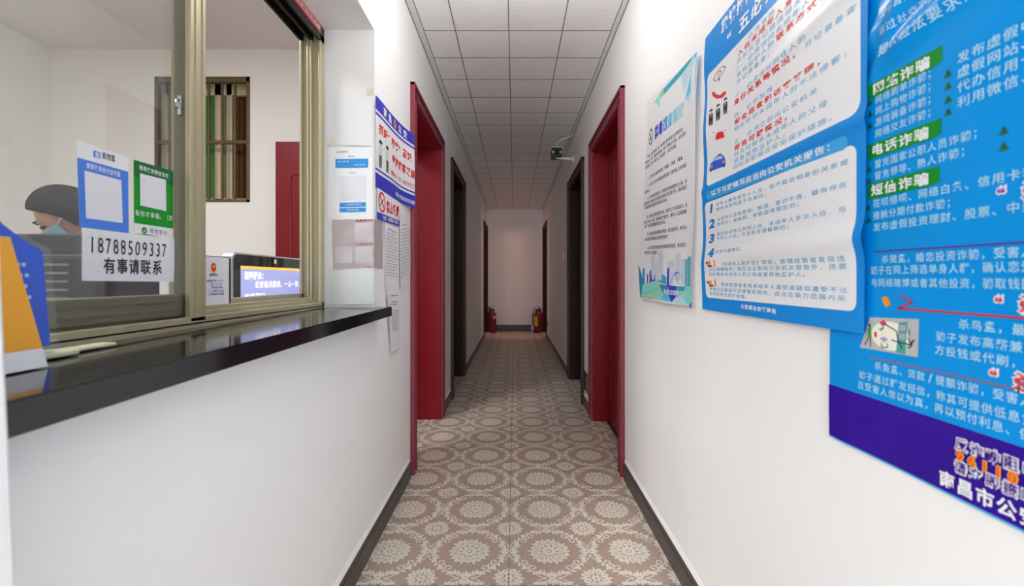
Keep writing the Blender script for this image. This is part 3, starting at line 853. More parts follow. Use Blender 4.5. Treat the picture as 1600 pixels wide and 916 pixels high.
r3('网络刷单诈骗；', .6877, 1.2985); r3('网上购物诈骗；', .6877, 1.2812); r3('游戏装备诈骗；', .6877, 1.2635); r3('网络交友诈骗；', .6877, 1.2455)
r3('冒充国家公职人员诈骗；', .6877, 1.1975); r3('冒充领导、熟人诈骗；', .6877, 1.1795)
r3('花呗借呗、网络白条、信用卡套现诈骗；', .6907, 1.1365, .0155); r3('接触分期付款诈骗；', .6907, 1.1178); r3('发布虚假投资理财、股票、中奖信息诈骗；', .6907, 1.0995, .0155)
for t, h in (('发布虚假中奖信息诈骗；', 1.2985), ('虚假网站、链接诈骗；', 1.2800), ('代办信用卡诈骗；', 1.2615), ('利用微信、短信诈骗；', 1.2425)):
    r3(t, .5600, h, .0172, .0140)
r3('杀猪盘，婚恋投资诈骗，受害人被', .6757, 1.0488, .0143); r3('骗子在网上筛选单身人群，确认恋爱关系', .6966, 1.0322, .0138); r3('与网络赌博或者其他投资，骗取钱财。', .6966, 1.0130, .0138)
r3('杀鸟盘，最后一步是兼职诈骗', .5600, .9612, .0150); r3('骗子发布高薪兼职信息，引诱受害', .5900, .9418, .0146); r3('方投钱或代刷，骗取保证金。', .5915, .9236, .0150)
r3('杀鱼盘、贷款/提额诈骗，受害人急需', .6882, .8830, .0140); r3('骗子通过群发短信，称其可提供低息贷款', .7180, .8625, .01425); r3('旦受害人信以为真，再以预付利息、保证', .7206, .8455, .01425)
lt.build('body_text', P3T, root)
RL = [PURP, mat('crimson_print', (206, 26, 44), .35), mat('brick_print', (176, 70, 60), .35)]
mb = MB()
S3.stroke(mb, [S3.px(1370, 393.5), S3.px(1600, 379), (-.17, 1.064)], .0022, .0009, 0)
mb.build('rule_line', RL, root); mb = MB()
z = [S3.px(1409.7, 461.6), S3.px(1428.7, 472.7), S3.px(1405, 482), S3.px(1600, 497), (-.17, .969)]
S3.stroke(mb, z, .0026, .0009, 1)
mb.build('rule_line', RL, root); mb = MB()
S3.stroke(mb, [S3.px(1363.9, 558.6), S3.px(1600, 609.7), (-.17, .900)], .0016, .0009, 2)
mb.build('rule_line', RL, root)
SLG = [mat('magenta_purple_print', (150, 30, 150), .35), RED, PWHITE, PURP, mat('yellow_print', (250, 190, 40), .35), mat('orange_red_print', (240, 70, 20), .35)]
for t, a, col in (('“杀猪盘”', (1560, 319), 0), ('“杀鸟盘”', (1555, 487), 1), ('“杀鱼盘”', (1547, 600), 1)):
    mb = MB(); p0 = S3.px(*a); p1 = (p0[0] + .128, p0[1])
    S3.text(mb, t, p0, p1, .021, off=.0009, mi=2, bold=.095, fill=.86); S3.text(mb, t, p0, p1, .021, off=.0013, mi=col, bold=.02, fill=.86); mb.build('slogan_text', SLG, root)
mb = MB(); p0 = (-.5647, .8065)
S3.text(mb, '反诈劝阻电话', p0, (p0[0] + .0187 * 6, p0[1]), .0155, off=.0009, mi=2, bold=.10, fill=.84); S3.text(mb, '反诈劝阻电话', p0, (p0[0] + .0187 * 6, p0[1]), .0155, off=.0013, mi=3, bold=.01, fill=.84)
mb.build('slogan_text', SLG, root); mb = MB(); p0 = (-.5640, .7935)
S3.text(mb, '96110', p0, (p0[0] + .0750, p0[1]), .0118, off=.0016, mi=4, bold=.09, fill=.74); S3.text(mb, '96110', p0, (p0[0] + .0750, p0[1]), .0118, off=.0020, mi=5, bold=.02, fill=.74)
mb.build('hotline_number', SLG, root); mb = MB(); p0 = (-.5650, .7775)
S3.text(mb, '请立即接听！', p0, (p0[0] + .0187 * 6, p0[1]), .0150, off=.0009, mi=2, bold=.10, fill=.84); S3.text(mb, '请立即接听！', p0, (p0[0] + .0187 * 6, p0[1]), .0150, off=.0013, mi=3, bold=.01, fill=.84)
mb.build('slogan_text', SLG, root); mb = MB()
S3.text(mb, '南昌市公安局宣', (-.585, .7515), (-.585 + .0234 * 7, .7515), .0200, off=.0009, mi=2, bold=.03)
mb.build('issuer_text', SLG, root)
SYM = [mat('dark_green_print', (16, 104, 48), .4), INK, ORANGE]
for x, y in [(1487, 114), (1487, 133), (1487, 154), (1487, 174), (1573, 203), (1573, 228), (1363, 159), (1363, 178), (1363, 196), (1363, 264), (1363, 282), (1362, 324), (1362, 343)]:
    mb = MB(); a = S3.px(x, y); q = .0052
    S3.poly(mb, [(a[0] - q, a[1] - q), (a[0] + q, a[1] - q), (a[0], a[1] + q)], .0009, 0)
    S3.stroke(mb, [(a[0], a[1] - q * .5), (a[0], a[1] + q * .4)], .0016, .0012, 1); mb.build('warning_triangle', SYM, root)
mb = MB()
bl = [S3.px(*t) for t in ((1381, 466), (1385, 463), (1390, 465), (1394, 474), (1395.5, 475), (1387, 481), (1386, 478), (1383, 474))]
S3.poly(mb, bl, .0009, 2)
mb.build('bell_picture', SYM, root)
# framed cartoon on the poster: plain stand-in figures passing things through a doorway
mb = MB()
S3.quad(mb, [S3.px(1362.7, 496), S3.px(1439, 499), S3.px(1437, 558.6), S3.px(1348, 543)], 8, 8, .0007, 0)
def cp(x, y): return S3.px(1290 + x / 2.545, 480 + y / 2.545)
S3.disc(mb, cp(262, 115), .033, .022, .0009, 1, 22)
S3.poly(mb, [cp(*t) for t in ((300, 62), (335, 58), (325, 188), (288, 180))], .0011, 2)
for t in (((303, 72), (328, 70), (327, 95), (302, 95)), ((302, 105), (326, 106), (325, 130), (300, 128))): S3.poly(mb, [cp(*q) for q in t], .0013, 3)
S3.poly(mb, [cp(*t) for t in ((178, 82), (190, 78), (193, 120), (180, 122))], .0011, 4); S3.disc(mb, cp(184, 72), .0028, .0030, .0011, 5, 8)
S3.stroke(mb, [cp(182, 120), cp(172, 140), cp(165, 150)], .0016, .0011, 6); S3.stroke(mb, [cp(188, 120), cp(190, 158)], .0016, .0011, 6)
S3.poly(mb, [cp(*t) for t in ((202, 100), (212, 98), (214, 118), (205, 120))], .0012, 8)
for t, c in ((((222, 62), (240, 50), (252, 66), (236, 78)), 7), (((220, 88), (238, 78), (250, 90), (232, 100)), 4), (((230, 100), (256, 94), (256, 112), (234, 112)), 9), (((224, 124), (242, 116), (262, 128), (240, 140)), 3)):
    S3.poly(mb, [cp(*q) for q in t], .0012, c)
S3.stroke(mb, [cp(240, 66), cp(290, 95), cp(296, 130), cp(312, 165)], .0018, .0013, 6); S3.stroke(mb, [cp(270, 130), cp(300, 140), cp(345, 150), cp(362, 130)], .0018, .0013, 6)
S3.stroke(mb, [cp(335, 120), cp(352, 150), cp(340, 165)], .0018, .0013, 6); S3.stroke(mb, [cp(342, 88), cp(340, 118)], .0014, .0013, 6)
S3.stroke(mb, [cp(232, 142), cp(232, 160), cp(256, 160), cp(254, 144)], .0014, .0013, 6)
mb.build('cartoon_picture', [mat('cartoon_grey', (186, 188, 190), .4), mat('cartoon_cream', (240, 240, 226), .4), mat('cartoon_teal', (70, 170, 150), .4), mat('cartoon_pale_violet', (170, 164, 200), .4), mat('cartoon_green', (60, 160, 70), .4), mat('cartoon_brown', (120, 80, 50), .4), INK, mat('cartoon_pink', (214, 40, 120), .4), RED, mat('cartoon_yellow', (220, 220, 60), .4)], root)

# --- white poster with skyline (farther along the right wall)
def bump1(s, h):
    Z = -s
    return 0.004 + 0.0035 * math.sin(Z * 8 + 1) + 0.006 * g2(Z, 1.93, .07) + .0025 * math.sin(h * 12 + Z * 6) + .004 * g2(Z, 1.36, .04)
S1 = Sheet('R', XR, bump1, 0.006)
c1 = [S1.px(1016, 158), S1.px(1096, 80), S1.px(1086, 480), S1.px(1004, 467)]
def q1(u, v):
    a = [c1[0][k] * (1 - u) + c1[1][k] * u for k in (0, 1)]; b = [c1[3][k] * (1 - u) + c1[2][k] * u for k in (0, 1)]
    return (a[0] * (1 - v) + b[0] * v, a[1] * (1 - v) + b[1] * v)
root = thing('poster', 'white poster with a turquoise city skyline along its foot, farthest on the right wall', 'poster', (XR, 1.6, 1.35))
mb = MB(); S1.quad(mb, c1, 40, 60, 0, 0); mb.build('printed_sheet', PAPERG, root)
def pp(mbx, pts, mi, off=.0006): S1.poly(mbx, [S1.px(*p) for p in pts], off, mi)
def c6(x, y): return (1000 + x / 6.107, 340 + y / 6.107)           # crop helpers used only to read off outlines
def c8(x, y): return (1000 + x / 8.327, 80 + y / 8.327)
TEAL = mat('teal_print', (54, 176, 196), .4); MINT = mat('mint_print', (130, 222, 206), .4); SKY = mat('sky_print', (80, 196, 238), .4); PALE = mat('pale_blue_print', (190, 222, 238), .4)
VIO = mat('violet_print', (78, 70, 190), .4); DCY = mat('deep_cyan_print', (20, 150, 190), .4)
pal = [TEAL, MINT, SKY, PALE, VIO, DCY, mat('olive_mint_print', (166, 206, 160), .4), mat('haze_blue_print', (206, 216, 230), .4), mat('blue_violet_print', (58, 60, 200), .4)]
mb = MB()
pp(mb, [c8(340, 500), c8(735, 55), c8(700, 130), c8(560, 320), c8(360, 555)], 0)
pp(mb, [c8(285, 572), c8(340, 502), c8(375, 540), c8(318, 606)], 6)
pp(mb, [c8(210, 680), c8(285, 580), c8(300, 590), c8(298, 740), c8(250, 660)], 1)
pp(mb, [c8(745, 50), c8(782, 8), c8(782, 425), c8(632, 632), c8(700, 330)], 2)
pp(mb, [c8(632, 636), c8(782, 430), c8(782, 690)], 3)
pp(mb, [c8(570, 330), c8(720, 100), c8(640, 420), c8(612, 540)], 3, .0005)
mb.build('printed_shapes', pal, root)
mb = MB()
for x0, x1, yt, yb, mi in ((130, 165, 370, 620, 7), (165, 205, 440, 620, 7), (200, 240, 330, 600, 7), (300, 355, 420, 640, 7), (370, 420, 350, 600, 7), (430, 460, 400, 640, 7)):
    pp(mb, [c6(x0, yt), c6(x1, yt - 14), c6(x1, yb), c6(x0, yb)], mi, .0005)
for x0, x1, yt, yb, mi in ((52, 68, 490, 640, 5), (88, 98, 545, 640, 4), (112, 138, 515, 630, 4), (145, 172, 545, 620, 4), (294, 314, 486, 660, 8), (464, 486, 405, 690, 0), (490, 524, 378, 680, 0)):
    pp(mb, [c6(x0, yt), c6(x1, yt - 8), c6(x1, yb), c6(x0, yb)], mi, .0007)
for yy in range(430, 680, 28): pp(mb, [c6(464, yy), c6(524, yy - 14), c6(524, yy - 10), c6(464, yy + 4)], 3, .0009)
pp(mb, [c6(116, 516), c6(124, 488), c6(132, 514)], 4, .0007)
pp(mb, [c6(178, 610), c6(178, 570), c6(205, 550), c6(235, 542), c6(265, 550), c6(288, 570), c6(288, 640)], 0, .0006)
arc1 = [S1.px(*c6(320 + 80 * t, 650 - 120 * math.sin(math.pi * t * .62))) for t in [k / 10 for k in range(11)]]
arc2 = [S1.px(*c6(365 + 80 * t, 535 - 40 * math.sin(math.pi * t * .6) + 100 * t * t)) for t in [k / 10 for k in range(11)]]
S1.stroke(mb, arc1, .003, .0007, 4); S1.stroke(mb, arc2, .003, .0007, 0); S1.stroke(mb, [S1.px(*c6(360, 530)), S1.px(*c6(385, 560)), S1.px(*c6(405, 640))], .003, .0007, 4)
mb.build('skyline', pal, root)
mb = MB()
def seg(pts, mi, off=.0006):
    P = [S1.px(*c6(*q)) for q in pts]; S1.poly(mb, P, off, mi)
seg([(5, 455), (40, 530), (60, 640), (35, 750), (26, 762)], 5)
seg([(50, 640), (190, 600), (215, 640), (150, 700), (40, 740)], 1); seg([(35, 750), (150, 700), (215, 640), (262, 730), (245, 785), (30, 763)], 6); seg([(60, 745), (215, 690), (262, 735), (245, 785)], 1, .0007)
seg([(215, 636), (310, 648), (305, 720), (262, 730)], 5, .0007); seg([(310, 646), (385, 655), (380, 760), (345, 808), (320, 760)], 8, .0007)
seg([(385, 655), (470, 660), (450, 740), (380, 760)], 0, .0007); seg([(470, 660), (530, 655), (533, 860), (510, 852), (440, 760)], 1, .0007); seg([(245, 785), (262, 730), (320, 720), (345, 808)], 2, .0007); seg([(345, 808), (380, 760), (440, 760), (515, 852)], 3, .0007)
seg([(505, 850), (533, 800), (533, 862)], 4, .0008)
mb.build('printed_foot', pal, root)
mb = MB()
a, b = S1.px(*c6(265, 730)), S1.px(*c6(500, 760)); S1.text(mb, '南昌市公安局禁毒支队监制', a, b, .018, off=.0014, mi=0, bold=.02)
mb.build('foot_text', PWHITE, root)
tcols = [mat('violet_title', (70, 60, 200), .4), mat('blue_title', (40, 90, 214), .4), mat('azure_title', (70, 160, 226), .4), mat('cyan_title', (120, 204, 232), .4), mat('pale_cyan_title', (156, 220, 236), .4), mat('faint_cyan_title', (180, 226, 236), .4)]
mb = MB(); p0 = (-1.750, 1.5830); p1 = (-1.443, 1.566)
for k, ch in enumerate('禁毒巡查制度'):
    a = (p0[0] + (p1[0] - p0[0]) * k / 6, p0[1] + (p1[1] - p0[1]) * k / 6); b = (p0[0] + (p1[0] - p0[0]) * (k + 1) / 6, p0[1] + (p1[1] - p0[1]) * (k + 1) / 6)
    S1.text(mb, ch, a, b, .050, off=.0010, mi=k, bold=.03)
mb.build('heading', tcols, root)
mb = MB(); ec = (-1.802, 1.612)
S1.disc(mb, ec, .028, .033, .0008, 0, 24, .78); S1.disc(mb, ec, .021, .025, .0008, 1, 20)
S1.poly(mb, [(ec[0] - .014, ec[1] - .006), (ec[0], ec[1] - .020), (ec[0] + .016, ec[1] - .004), (ec[0] + .006, ec[1] - .004), (ec[0] + .004, ec[1] + .014), (ec[0] - .006, ec[1] + .012), (ec[0] - .004, ec[1] - .004)], .0012, 2)
mb.build('emblem', [mat('green_emblem', (30, 120, 66), .4), PWHITE, mat('dark_emblem', (24, 40, 34), .4)], root)['label'] = 'round green emblem'
mb = MB()
L1 = [('为深入推进禁毒工作，有效防范涉毒违法犯罪活动，', 1.850, 1.432, 1.5345), ('营造安全、文明、健康的经营环境，根据《禁毒法》规定，结合场所', 1.875, 1.424, 1.5150), ('实际情况，坚持“预防为主、综合治理”，制定本制度。', 1.875, 1.490, 1.4950),
      ('1、场所负责人落实禁毒责任，不吸毒、不贩毒、不藏毒。', 1.826, 1.440, 1.4390), ('2、场所工作人员每日对重点部位进行巡查，发现可疑人员及时报告', 1.826, 1.424, 1.4090), ('公安机关。', 1.875, 1.79, 1.3890),
      ('3、配合公安机关检查，对发现的涉毒线索及时上报，并', 1.834, 1.424, 1.3570), ('保护现场，协助公安机关查处涉毒违法犯罪行为，做好登记', 1.875, 1.424, 1.3400), ('不得隐瞒包庇纵容涉毒违法活动。', 1.875, 1.58, 1.3220),
      ('4、场所应当张贴禁毒宣传标语，组织员工学习禁毒知识，提', 1.840, 1.426, 1.2797), ('高员工识毒、防毒、拒毒的能力和意识，做到人人知晓禁毒', 1.875, 1.430, 1.2610), ('法律法规和举报奖励办法。', 1.875, 1.60, 1.2430),
      ('5、对巡查发现的问题要及时整改，建立巡查台账，责任到人', 1.840, 1.424, 1.2077), ('落实巡查人员和管理人员岗位责任制度。', 1.875, 1.585, 1.1880), ('6、对违反本制度造成涉毒案件发生的，依法追究', 1.840, 1.430, 1.1500), ('责任并予以通报。', 1.875, 1.70, 1.1310)]
for t, z0, z1, h in L1:
    S1.text(mb, t, (-z0, h), (-z1, h - .018 * (z0 - z1) / .4), .0142, off=.0009, mi=0, bold=.004)
mb.build('body_text', INK, root)
# ------------------------------------------------------------------ printed matter on the left wall
BLUEP = mat('royal_blue_print', (58, 62, 196), .4)
def bumpA(s, h):
    return 0.022 * max(0, (s - 2.05) / .20) ** 2 + .0015 * math.sin(s * 17 + h * 9) + .0015
SA = Sheet('L', XL, bumpA, .002)
qa = [SA.px(585.3, 148.4), (2.262, 1.772), (2.262, 1.392), (1.708, 1.384)]
def qm(u, v):
    a = [qa[0][k] * (1 - u) + qa[1][k] * u for k in (0, 1)]; b = [qa[3][k] * (1 - u) + qa[2][k] * u for k in (0, 1)]
    return (a[0] * (1 - v) + b[0] * v, a[1] * (1 - v) + b[1] * v)
def sub(mbx, S, u0, u1, v0, v1, mi, off=.0006, nx=16, ny=2):
    S.quad(mbx, [qm(u0, v0), qm(u1, v0), qm(u1, v1), qm(u0, v1)], nx, ny, off, mi)
root = thing('poster', 'white poster with royal blue bands and red slogan on the left wall', 'poster', (XL, 1.98, 1.56))
mb = MB(); SA.quad(mb, qa, 30, 20, 0, 0); sub(mb, SA, 0, 1, 0, .145, 1); sub(mb, SA, 0, 1, .175, .20, 1); sub(mb, SA, 0, 1, .78, .80, 1); sub(mb, SA, 0, 1, .83, 1, 1)
mb.build('printed_sheet', [PAPER, BLUEP], root)
mb = MB()
for k, ch in enumerate('南昌 公安'):
    if ch != ' ': SA.text(mb, ch, qm(.17 + .14 * k, .128), qm(.27 + .14 * k, .128), .036, mi=0, bold=.03, off=.0012)
mb.build('band_text', PWHITE, root); mb = MB()
SA.text(mb, '南昌市公安局治安支队监制', qm(.50, .955), qm(1.0, .955), .020, mi=0, bold=.02, off=.0012)
mb.build('band_text', PWHITE, root)
mb = MB(); c = qm(.50, .075); SA.disc(mb, c, .018, .019, .0012, 0, 16); SA.disc(mb, c, .010, .011, .0016, 1, 12); mb.build('emblem', [mat('gold_print', (226, 190, 70), .4), RED], root)
mb = MB()
SA.text(mb, '抓好“四实”登记', qm(.06, .375), qm(.93, .395), .040, mi=0, bold=.035, off=.0010, slant=.15)
mb.build('red_line', RED, root); mb = MB()
SA.text(mb, '守护旅客权益', qm(.40, .585), qm(1.0, .60), .042, mi=0, bold=.035, off=.0010, slant=.15)
mb.build('red_line', RED, root); mb = MB()
SA.text(mb, '报警电话：110-6803927', qm(.37, .735), qm(1.0, .74), .021, mi=0, bold=.01, off=.0010)
mb.build('phone_line', RED, root)
for u in (.11, .27):                                     # two drawn officers in caps
    mb = MB()
    b = lambda x, y: qm(u + x * .10, .43 + y * .33)
    SA.poly(mb, [b(-.40, .10), b(0, .02), b(.42, .09), b(.30, .15), b(-.30, .16)], .001, 0)
    SA.disc(mb, b(0, .19), .011, .013, .0008, 1, 10)
    SA.poly(mb, [b(-.35, .28), b(.35, .28), b(.32, .55), b(-.32, .55)], .0009, 2)
    SA.poly(mb, [b(-.30, .55), b(.30, .55), b(.24, .97), b(.03, .97), b(0, .62), b(-.05, .97), b(-.26, .97)], .001, 3)
    SA.stroke(mb, [b(-.35, .30), b(-.62, .50), b(-.28, .52)], .005, .001, 2)
    mb.build('drawn_officer', [INK, mat('skin_print', (236, 196, 170), .5), mat('pale_uniform_print', (214, 218, 216), .5), mat('olive_trouser_print', (96, 106, 86), .5)], root)

SB = Sheet('L', XL, lambda s, h: .001, .0052)
root = thing('no_smoking_sign', 'no smoking notice in red and blue under the police poster on the left wall', 'sign', (XL, 1.885, 1.32))
mb = MB(); SB.quad(mb, [(1.716, 1.386), (2.045, 1.386), (2.045, 1.272), (1.716, 1.262)], 6, 4, 0, 0); SB.quad(mb, [(1.716, 1.290), (2.045, 1.300), (2.045, 1.272), (1.716, 1.262)], 6, 2, .0006, 1)
mb.build('printed_sheet', [PAPER, BLUEP], root)
mb = MB(); c = (1.778, 1.338); SB.disc(mb, c, .046, .041, .0008, 0, 28, .80)
SB.stroke(mb, [(c[0] - .03, c[1] + .025), (c[0] + .03, c[1] - .025)], .008, .0012, 0)
SB.stroke(mb, [(c[0] - .026, c[1] - .018), (c[0] + .022, c[1] + .016)], .008, .0008, 1)
mb.build('symbol', [RED, mat('grey_print', (120, 120, 124), .5)], root)
mb = MB(); SB.text(mb, '禁止吸烟', (1.84, 1.308), (2.04, 1.314), .050, mi=0, bold=.03, off=.0008); mb.build('red_text', RED, root)
mb = MB(); SB.text(mb, 'NO SMOKING', (1.795, 1.270), (2.02, 1.2795), .017, mi=0, bold=.03, off=.0012); mb.build('band_text', PWHITE, root)

def notice(name, label, corners, rows, bump=.003, lift=.003, kind='L', plane=None, seed=1, header=True, fr=(.12, .88), dens=.92):
    rnd = random.Random(seed)
    S = Sheet(kind, plane if plane is not None else XL, (lambda s, h: bump * (1 + math.sin(s * 21 + h * 15)) * .5), lift)
    root = thing(name, label, 'notice', S.at(*corners[3]))
    mb = MB(); S.quad(mb, corners, 14, 14, 0, 0); mb.build('sheet', PAPER, root)
    mb = MB()
    def q(u, v):
        a = [corners[0][k] * (1 - u) + corners[1][k] * u for k in (0, 1)]; b = [corners[3][k] * (1 - u) + corners[2][k] * u for k in (0, 1)]
        return (a[0] * (1 - v) + b[0] * v, a[1] * (1 - v) + b[1] * v)
    for v, u0, u1, wdt in rows:
        u = u0
        while u < u1:
            e = min(u1, u + rnd.uniform(.04, .12)); S.stroke(mb, [q(u, v), q(e, v)], wdt, .0006, 0); u = e + .012
    mb.build('printed_lines', GREYINK, root)
    return root, S
PXL = Sheet('L', XL).px
rows = [(.08, .2, .8, .0035)] + [(.14 + .046 * k, .1, .9 if k % 3 else .7, .0022) for k in range(15)]
notice('paper_notice', 'white printed sheet directly below the no smoking notice', [PXL(599, 347), PXL(621.5, 358), PXL(622, 454), PXL(600, 452)], rows, seed=2)
rows = [(.16, .15, .7, .0035)] + [(.22 + .042 * k, .1, .92, .0024) for k in range(16)]
notice('paper_notice', 'white printed sheet curling beside the red door casing', [PXL(622.5, 334), (2.255, 1.372), (2.255, 1.005), PXL(622.5, 451)], rows, seed=3, lift=.006)
rows = [(.10, .3, .8, .004), (.20, .3, .8, .003), (.24, .15, .75, .003)] + [(.34 + .03 * k, .2, .9, .0018) for k in range(12)]
notice('paper_notice', 'lowest white printed sheet hanging past the end of the stone counter', [PXL(600, 452), PXL(622.5, 453), PXL(621.5, 545), PXL(607, 550)], rows, seed=4, lift=.007, bump=.006)

# papers stuck on the far reveal of the hatch (facing the camera)
YJ = WIN[1]
SJ = Sheet('J', YJ, lambda s, h: .0012 * (1 + math.sin(s * 60 + h * 38)), .003)
GREYPINK = mat('grey_pink_paper', (190, 176, 178), .3, var=.08, scale=20)
FILM = mat('laminated_sheet', (222, 226, 222), .14, var=.04, scale=6)
root = thing('paper_notice', 'white sheet with blue panels and a blank square, upper one on the hatch reveal', 'notice', (-.62, YJ, 1.20))
mb = MB(); SJ.quad(mb, [SJ.px(515, 232), SJ.px(583, 230), SJ.px(583, 343), SJ.px(512, 344)], 14, 20, 0, 0)
SJ.quad(mb, [SJ.px(531.5, 276), SJ.px(573, 275), SJ.px(573, 313), SJ.px(531.5, 314)], 6, 6, .0005, 2)
for a, b, c, d in ((525, 576, 248.5, 262.5), (531.5, 572.5, 316.5, 323.5), (531.5, 572.5, 325, 331.5)): SJ.quad(mb, [SJ.px(a, c + .7), SJ.px(b, c), SJ.px(b, d), SJ.px(a, d + .7)], 8, 3, .0006, 1)
mb.build('sheet', [PAPERG, mat('sky_blue_print', (40, 146, 216), .4), mat('blank_square_print', (222, 224, 228), .5)], root)
mb = MB(); SJ.ptext(mb, '返回单位', (526, 239.5), (545, 239), .007, off=.0009); mb.build('dark_text', INK, root); mb = MB(); SJ.ptext(mb, '我的单位', (545, 246.5), (556, 246.3), .0065, off=.0009); SJ.ptext(mb, '单位信息', (546, 271.3), (556, 271), .005, off=.0009); mb.build('dark_text', INK, root)
mb = MB(); SJ.ptext(mb, '单位名称', (528, 254.5), (546, 254), .006, off=.0012); SJ.ptext(mb, '单位信息', (554, 259.5), (572, 259), .006, off=.0012); SJ.ptext(mb, '点击查看下属单位', (540, 321.7), (566, 321.2), .007, off=.0012); SJ.ptext(mb, '保存单位码', (543, 330), (562, 329.5), .007, off=.0012); mb.build('button_text', PWHITE, root)
root = thing('paper_notice', 'grey pink sheet with dark red lines wrapping the hatch corner, lower one', 'notice', (-.62, YJ, 1.06))
SJ2 = Sheet('J', YJ, lambda s, h: .0016 * (1 + math.sin(s * 45 - h * 70)), .0022)
mb = MB(); SJ2.quad(mb, [SJ2.px(519, 343), (XL + .001, SJ2.px(585, 343)[1]), (XL + .001, SJ2.px(585, 419)[1]), SJ2.px(521, 421)], 14, 14, 0, 0)
for a, b, c, d in ((555, 582.5, 348.5, 377), (524, 551, 385.5, 411), (556, 583, 386, 411.5)): SJ2.quad(mb, [SJ2.px(a, c), SJ2.px(b, c), SJ2.px(b, d), SJ2.px(a, d)], 4, 4, .0006, 1)
SL2 = Sheet('L', XL, lambda s, h: .0004, .0022)
SL2.quad(mb, [(YJ - .004, SJ2.px(585, 343)[1]), (1.800, 1.264), (1.800, 1.066), (YJ - .004, SJ2.px(585, 419)[1])], 4, 8, 0, 0)
mb.build('sheet', [GREYPINK, mat('blank_square_grey', (204, 196, 198), .4)], root)
DRED = mat('dark_red_ink', (164, 30, 52), .45)
mb = MB(); SJ2.ptext(mb, '流量通行证', (556, 347), (584, 346), .009, off=.001, bold=.02); mb.build('red_line', DRED, root); mb = MB(); SJ2.ptext(mb, '个人轨迹查询码', (554.5, 384), (584.5, 383.3), .0095, off=.001, bold=.01); mb.build('red_line', DRED, root); mb = MB(); SJ2.ptext(mb, '通信管理局宣', (572, 418.5), (584.5, 418), .006, off=.001); mb.build('red_line', DRED, root)
S7 = Sheet('J', YJ, lambda s, h: .0018 * (1 + math.sin(s * 30 + 1)), .0018)
root = thing('plastic_sleeve', 'empty glossy plastic sheet taped to the hatch reveal just above the counter', 'sleeve', (-.63, YJ, .93))
mb = MB(); S7.quad(mb, [S7.px(514, 421), S7.px(583, 419), S7.px(584, 475.5), S7.px(516, 476)], 16, 6); mb.build('sheet', FILM, root)
root = thing('plastic_sleeve', 'large blank glossy sheet taped high on the hatch reveal', 'sleeve', (-.63, YJ, 1.55))
mb = MB(); S7.quad(mb, [S7.px(509, 148), S7.px(583, 151), S7.px(583.5, 229), S7.px(511, 226)], 16, 8); mb.build('sheet', mat('laminated_blank', (228, 229, 230), .22), root)
for k, (x, y, lab) in enumerate(((579, 145, 'yellowed tape at the top of the police poster'), (518, 224, 'yellowed tape at the top of the white sheet on the hatch reveal'))):
    St = Sheet('J', YJ, None, .0046)
    mb = MB(); St.quad(mb, [St.px(x - 6, y - 4), St.px(x + 5, y - 6), St.px(x + 5.5, y + 3), St.px(x - 5, y + 5)], 3, 3)
    tag(mb.build('tape_piece', mat('yellowed_tape', (222, 216, 190), .3), origin=St.at(*St.px(x, y))), lab, 'tape')

# red and white strip on the head of the window
SH = Sheet('L', XF, None, .0012)
root = thing('sign_strip', 'narrow red bordered strip along the head of the window', 'sign', (XF, 1.05, 1.965))
mb = MB(); SH.rect(mb, .45, 1.668, 1.960, 1.9935, 0, 0, 4, 1); SH.rect(mb, .46, 1.660, 1.9685, 1.987, .0006, 1, 4, 1); mb.build('printed_strip', [mat('strip_red', (222, 60, 72), .35), mat('strip_white', (240, 226, 224), .35)], root)
mb = MB(); SH.text(mb, '公安机关提示请出示身份证实名登记入住监控区域', (.9, 1.9705), (1.655, 1.9705), .0145, mi=0, off=.0012, bold=.02); mb.build('strip_text', DRED, root)

# stickers on the glass pane
SG = Sheet('L', XG, None, .0008)
BSTK = mat('payment_blue', (74, 134, 232), .35); GSTK = mat('payment_green', (14, 150, 36), .35); GSTK2 = mat('payment_dark_green', (12, 112, 52), .35)
def gq(mb, pts, mi, off, nx=1, ny=1): SG.quad(mb, [SG.px(*p) for p in pts], nx, ny, off, mi)
root = thing('payment_sticker', 'blue and white payment sticker with blank white square on the window pane', 'sticker', SG.at(*SG.px(160, 360)))
mb = MB(); gq(mb, ((118.5, 219), (200, 246.5), (200.5, 366), (123.5, 356)), 0, 0); gq(mb, ((119.5, 246), (199.5, 268.5), (200.5, 366), (123.5, 356)), 1, .0004); gq(mb, ((130.5, 266.5), (188.3, 281.8), (190.5, 348.6), (133, 341)), 2, .0008); gq(mb, ((145, 235), (155.5, 238), (155.5, 248.5), (145, 245.5)), 1, .0006)
mb.build('sheet', [PAPER, BSTK, mat('blank_square_white', (232, 232, 236), .5)], root)
mb = MB(); SG.ptext(mb, '支付宝', (158, 247.5), (179, 253), .0125, off=.0010, mi=0, bold=.02); mb.build('dark_text', INK, root)
mb = MB(); SG.ptext(mb, '推荐使用支付宝付款', (133, 262.5), (187, 277.5), .0105, off=.0010, mi=0, bold=.015); SG.ptext(mb, '支', (146, 245.5), (154.5, 248), .0105, off=.0010, mi=0, bold=.03); mb.build('white_text', PWHITE, root)
root = thing('payment_sticker', 'green payment sticker with blank white square on the window pane', 'sticker', SG.at(*SG.px(239, 365)))
mb = MB(); gq(mb, ((208, 249.5), (270, 267.5), (270, 374), (208.5, 362)), 1, 0); gq(mb, ((208, 249.5), (270, 267.5), (270, 290), (208, 276)), 2, .0004); gq(mb, ((208.5, 348.5), (270, 357.5), (270, 374), (208.5, 362)), 0, .0004); gq(mb, ((217.5, 271), (258, 281), (258.5, 330), (218, 321)), 3, .0008)
c = SG.px(224.5, 360); SG.disc(mb, c, .0068, .0068, .0008, 1, 16); SG.stroke(mb, [(c[0] - .003, c[1]), (c[0] - .0008, c[1] - .003), (c[0] + .0035, c[1] + .0028)], .0015, .0012, 0)
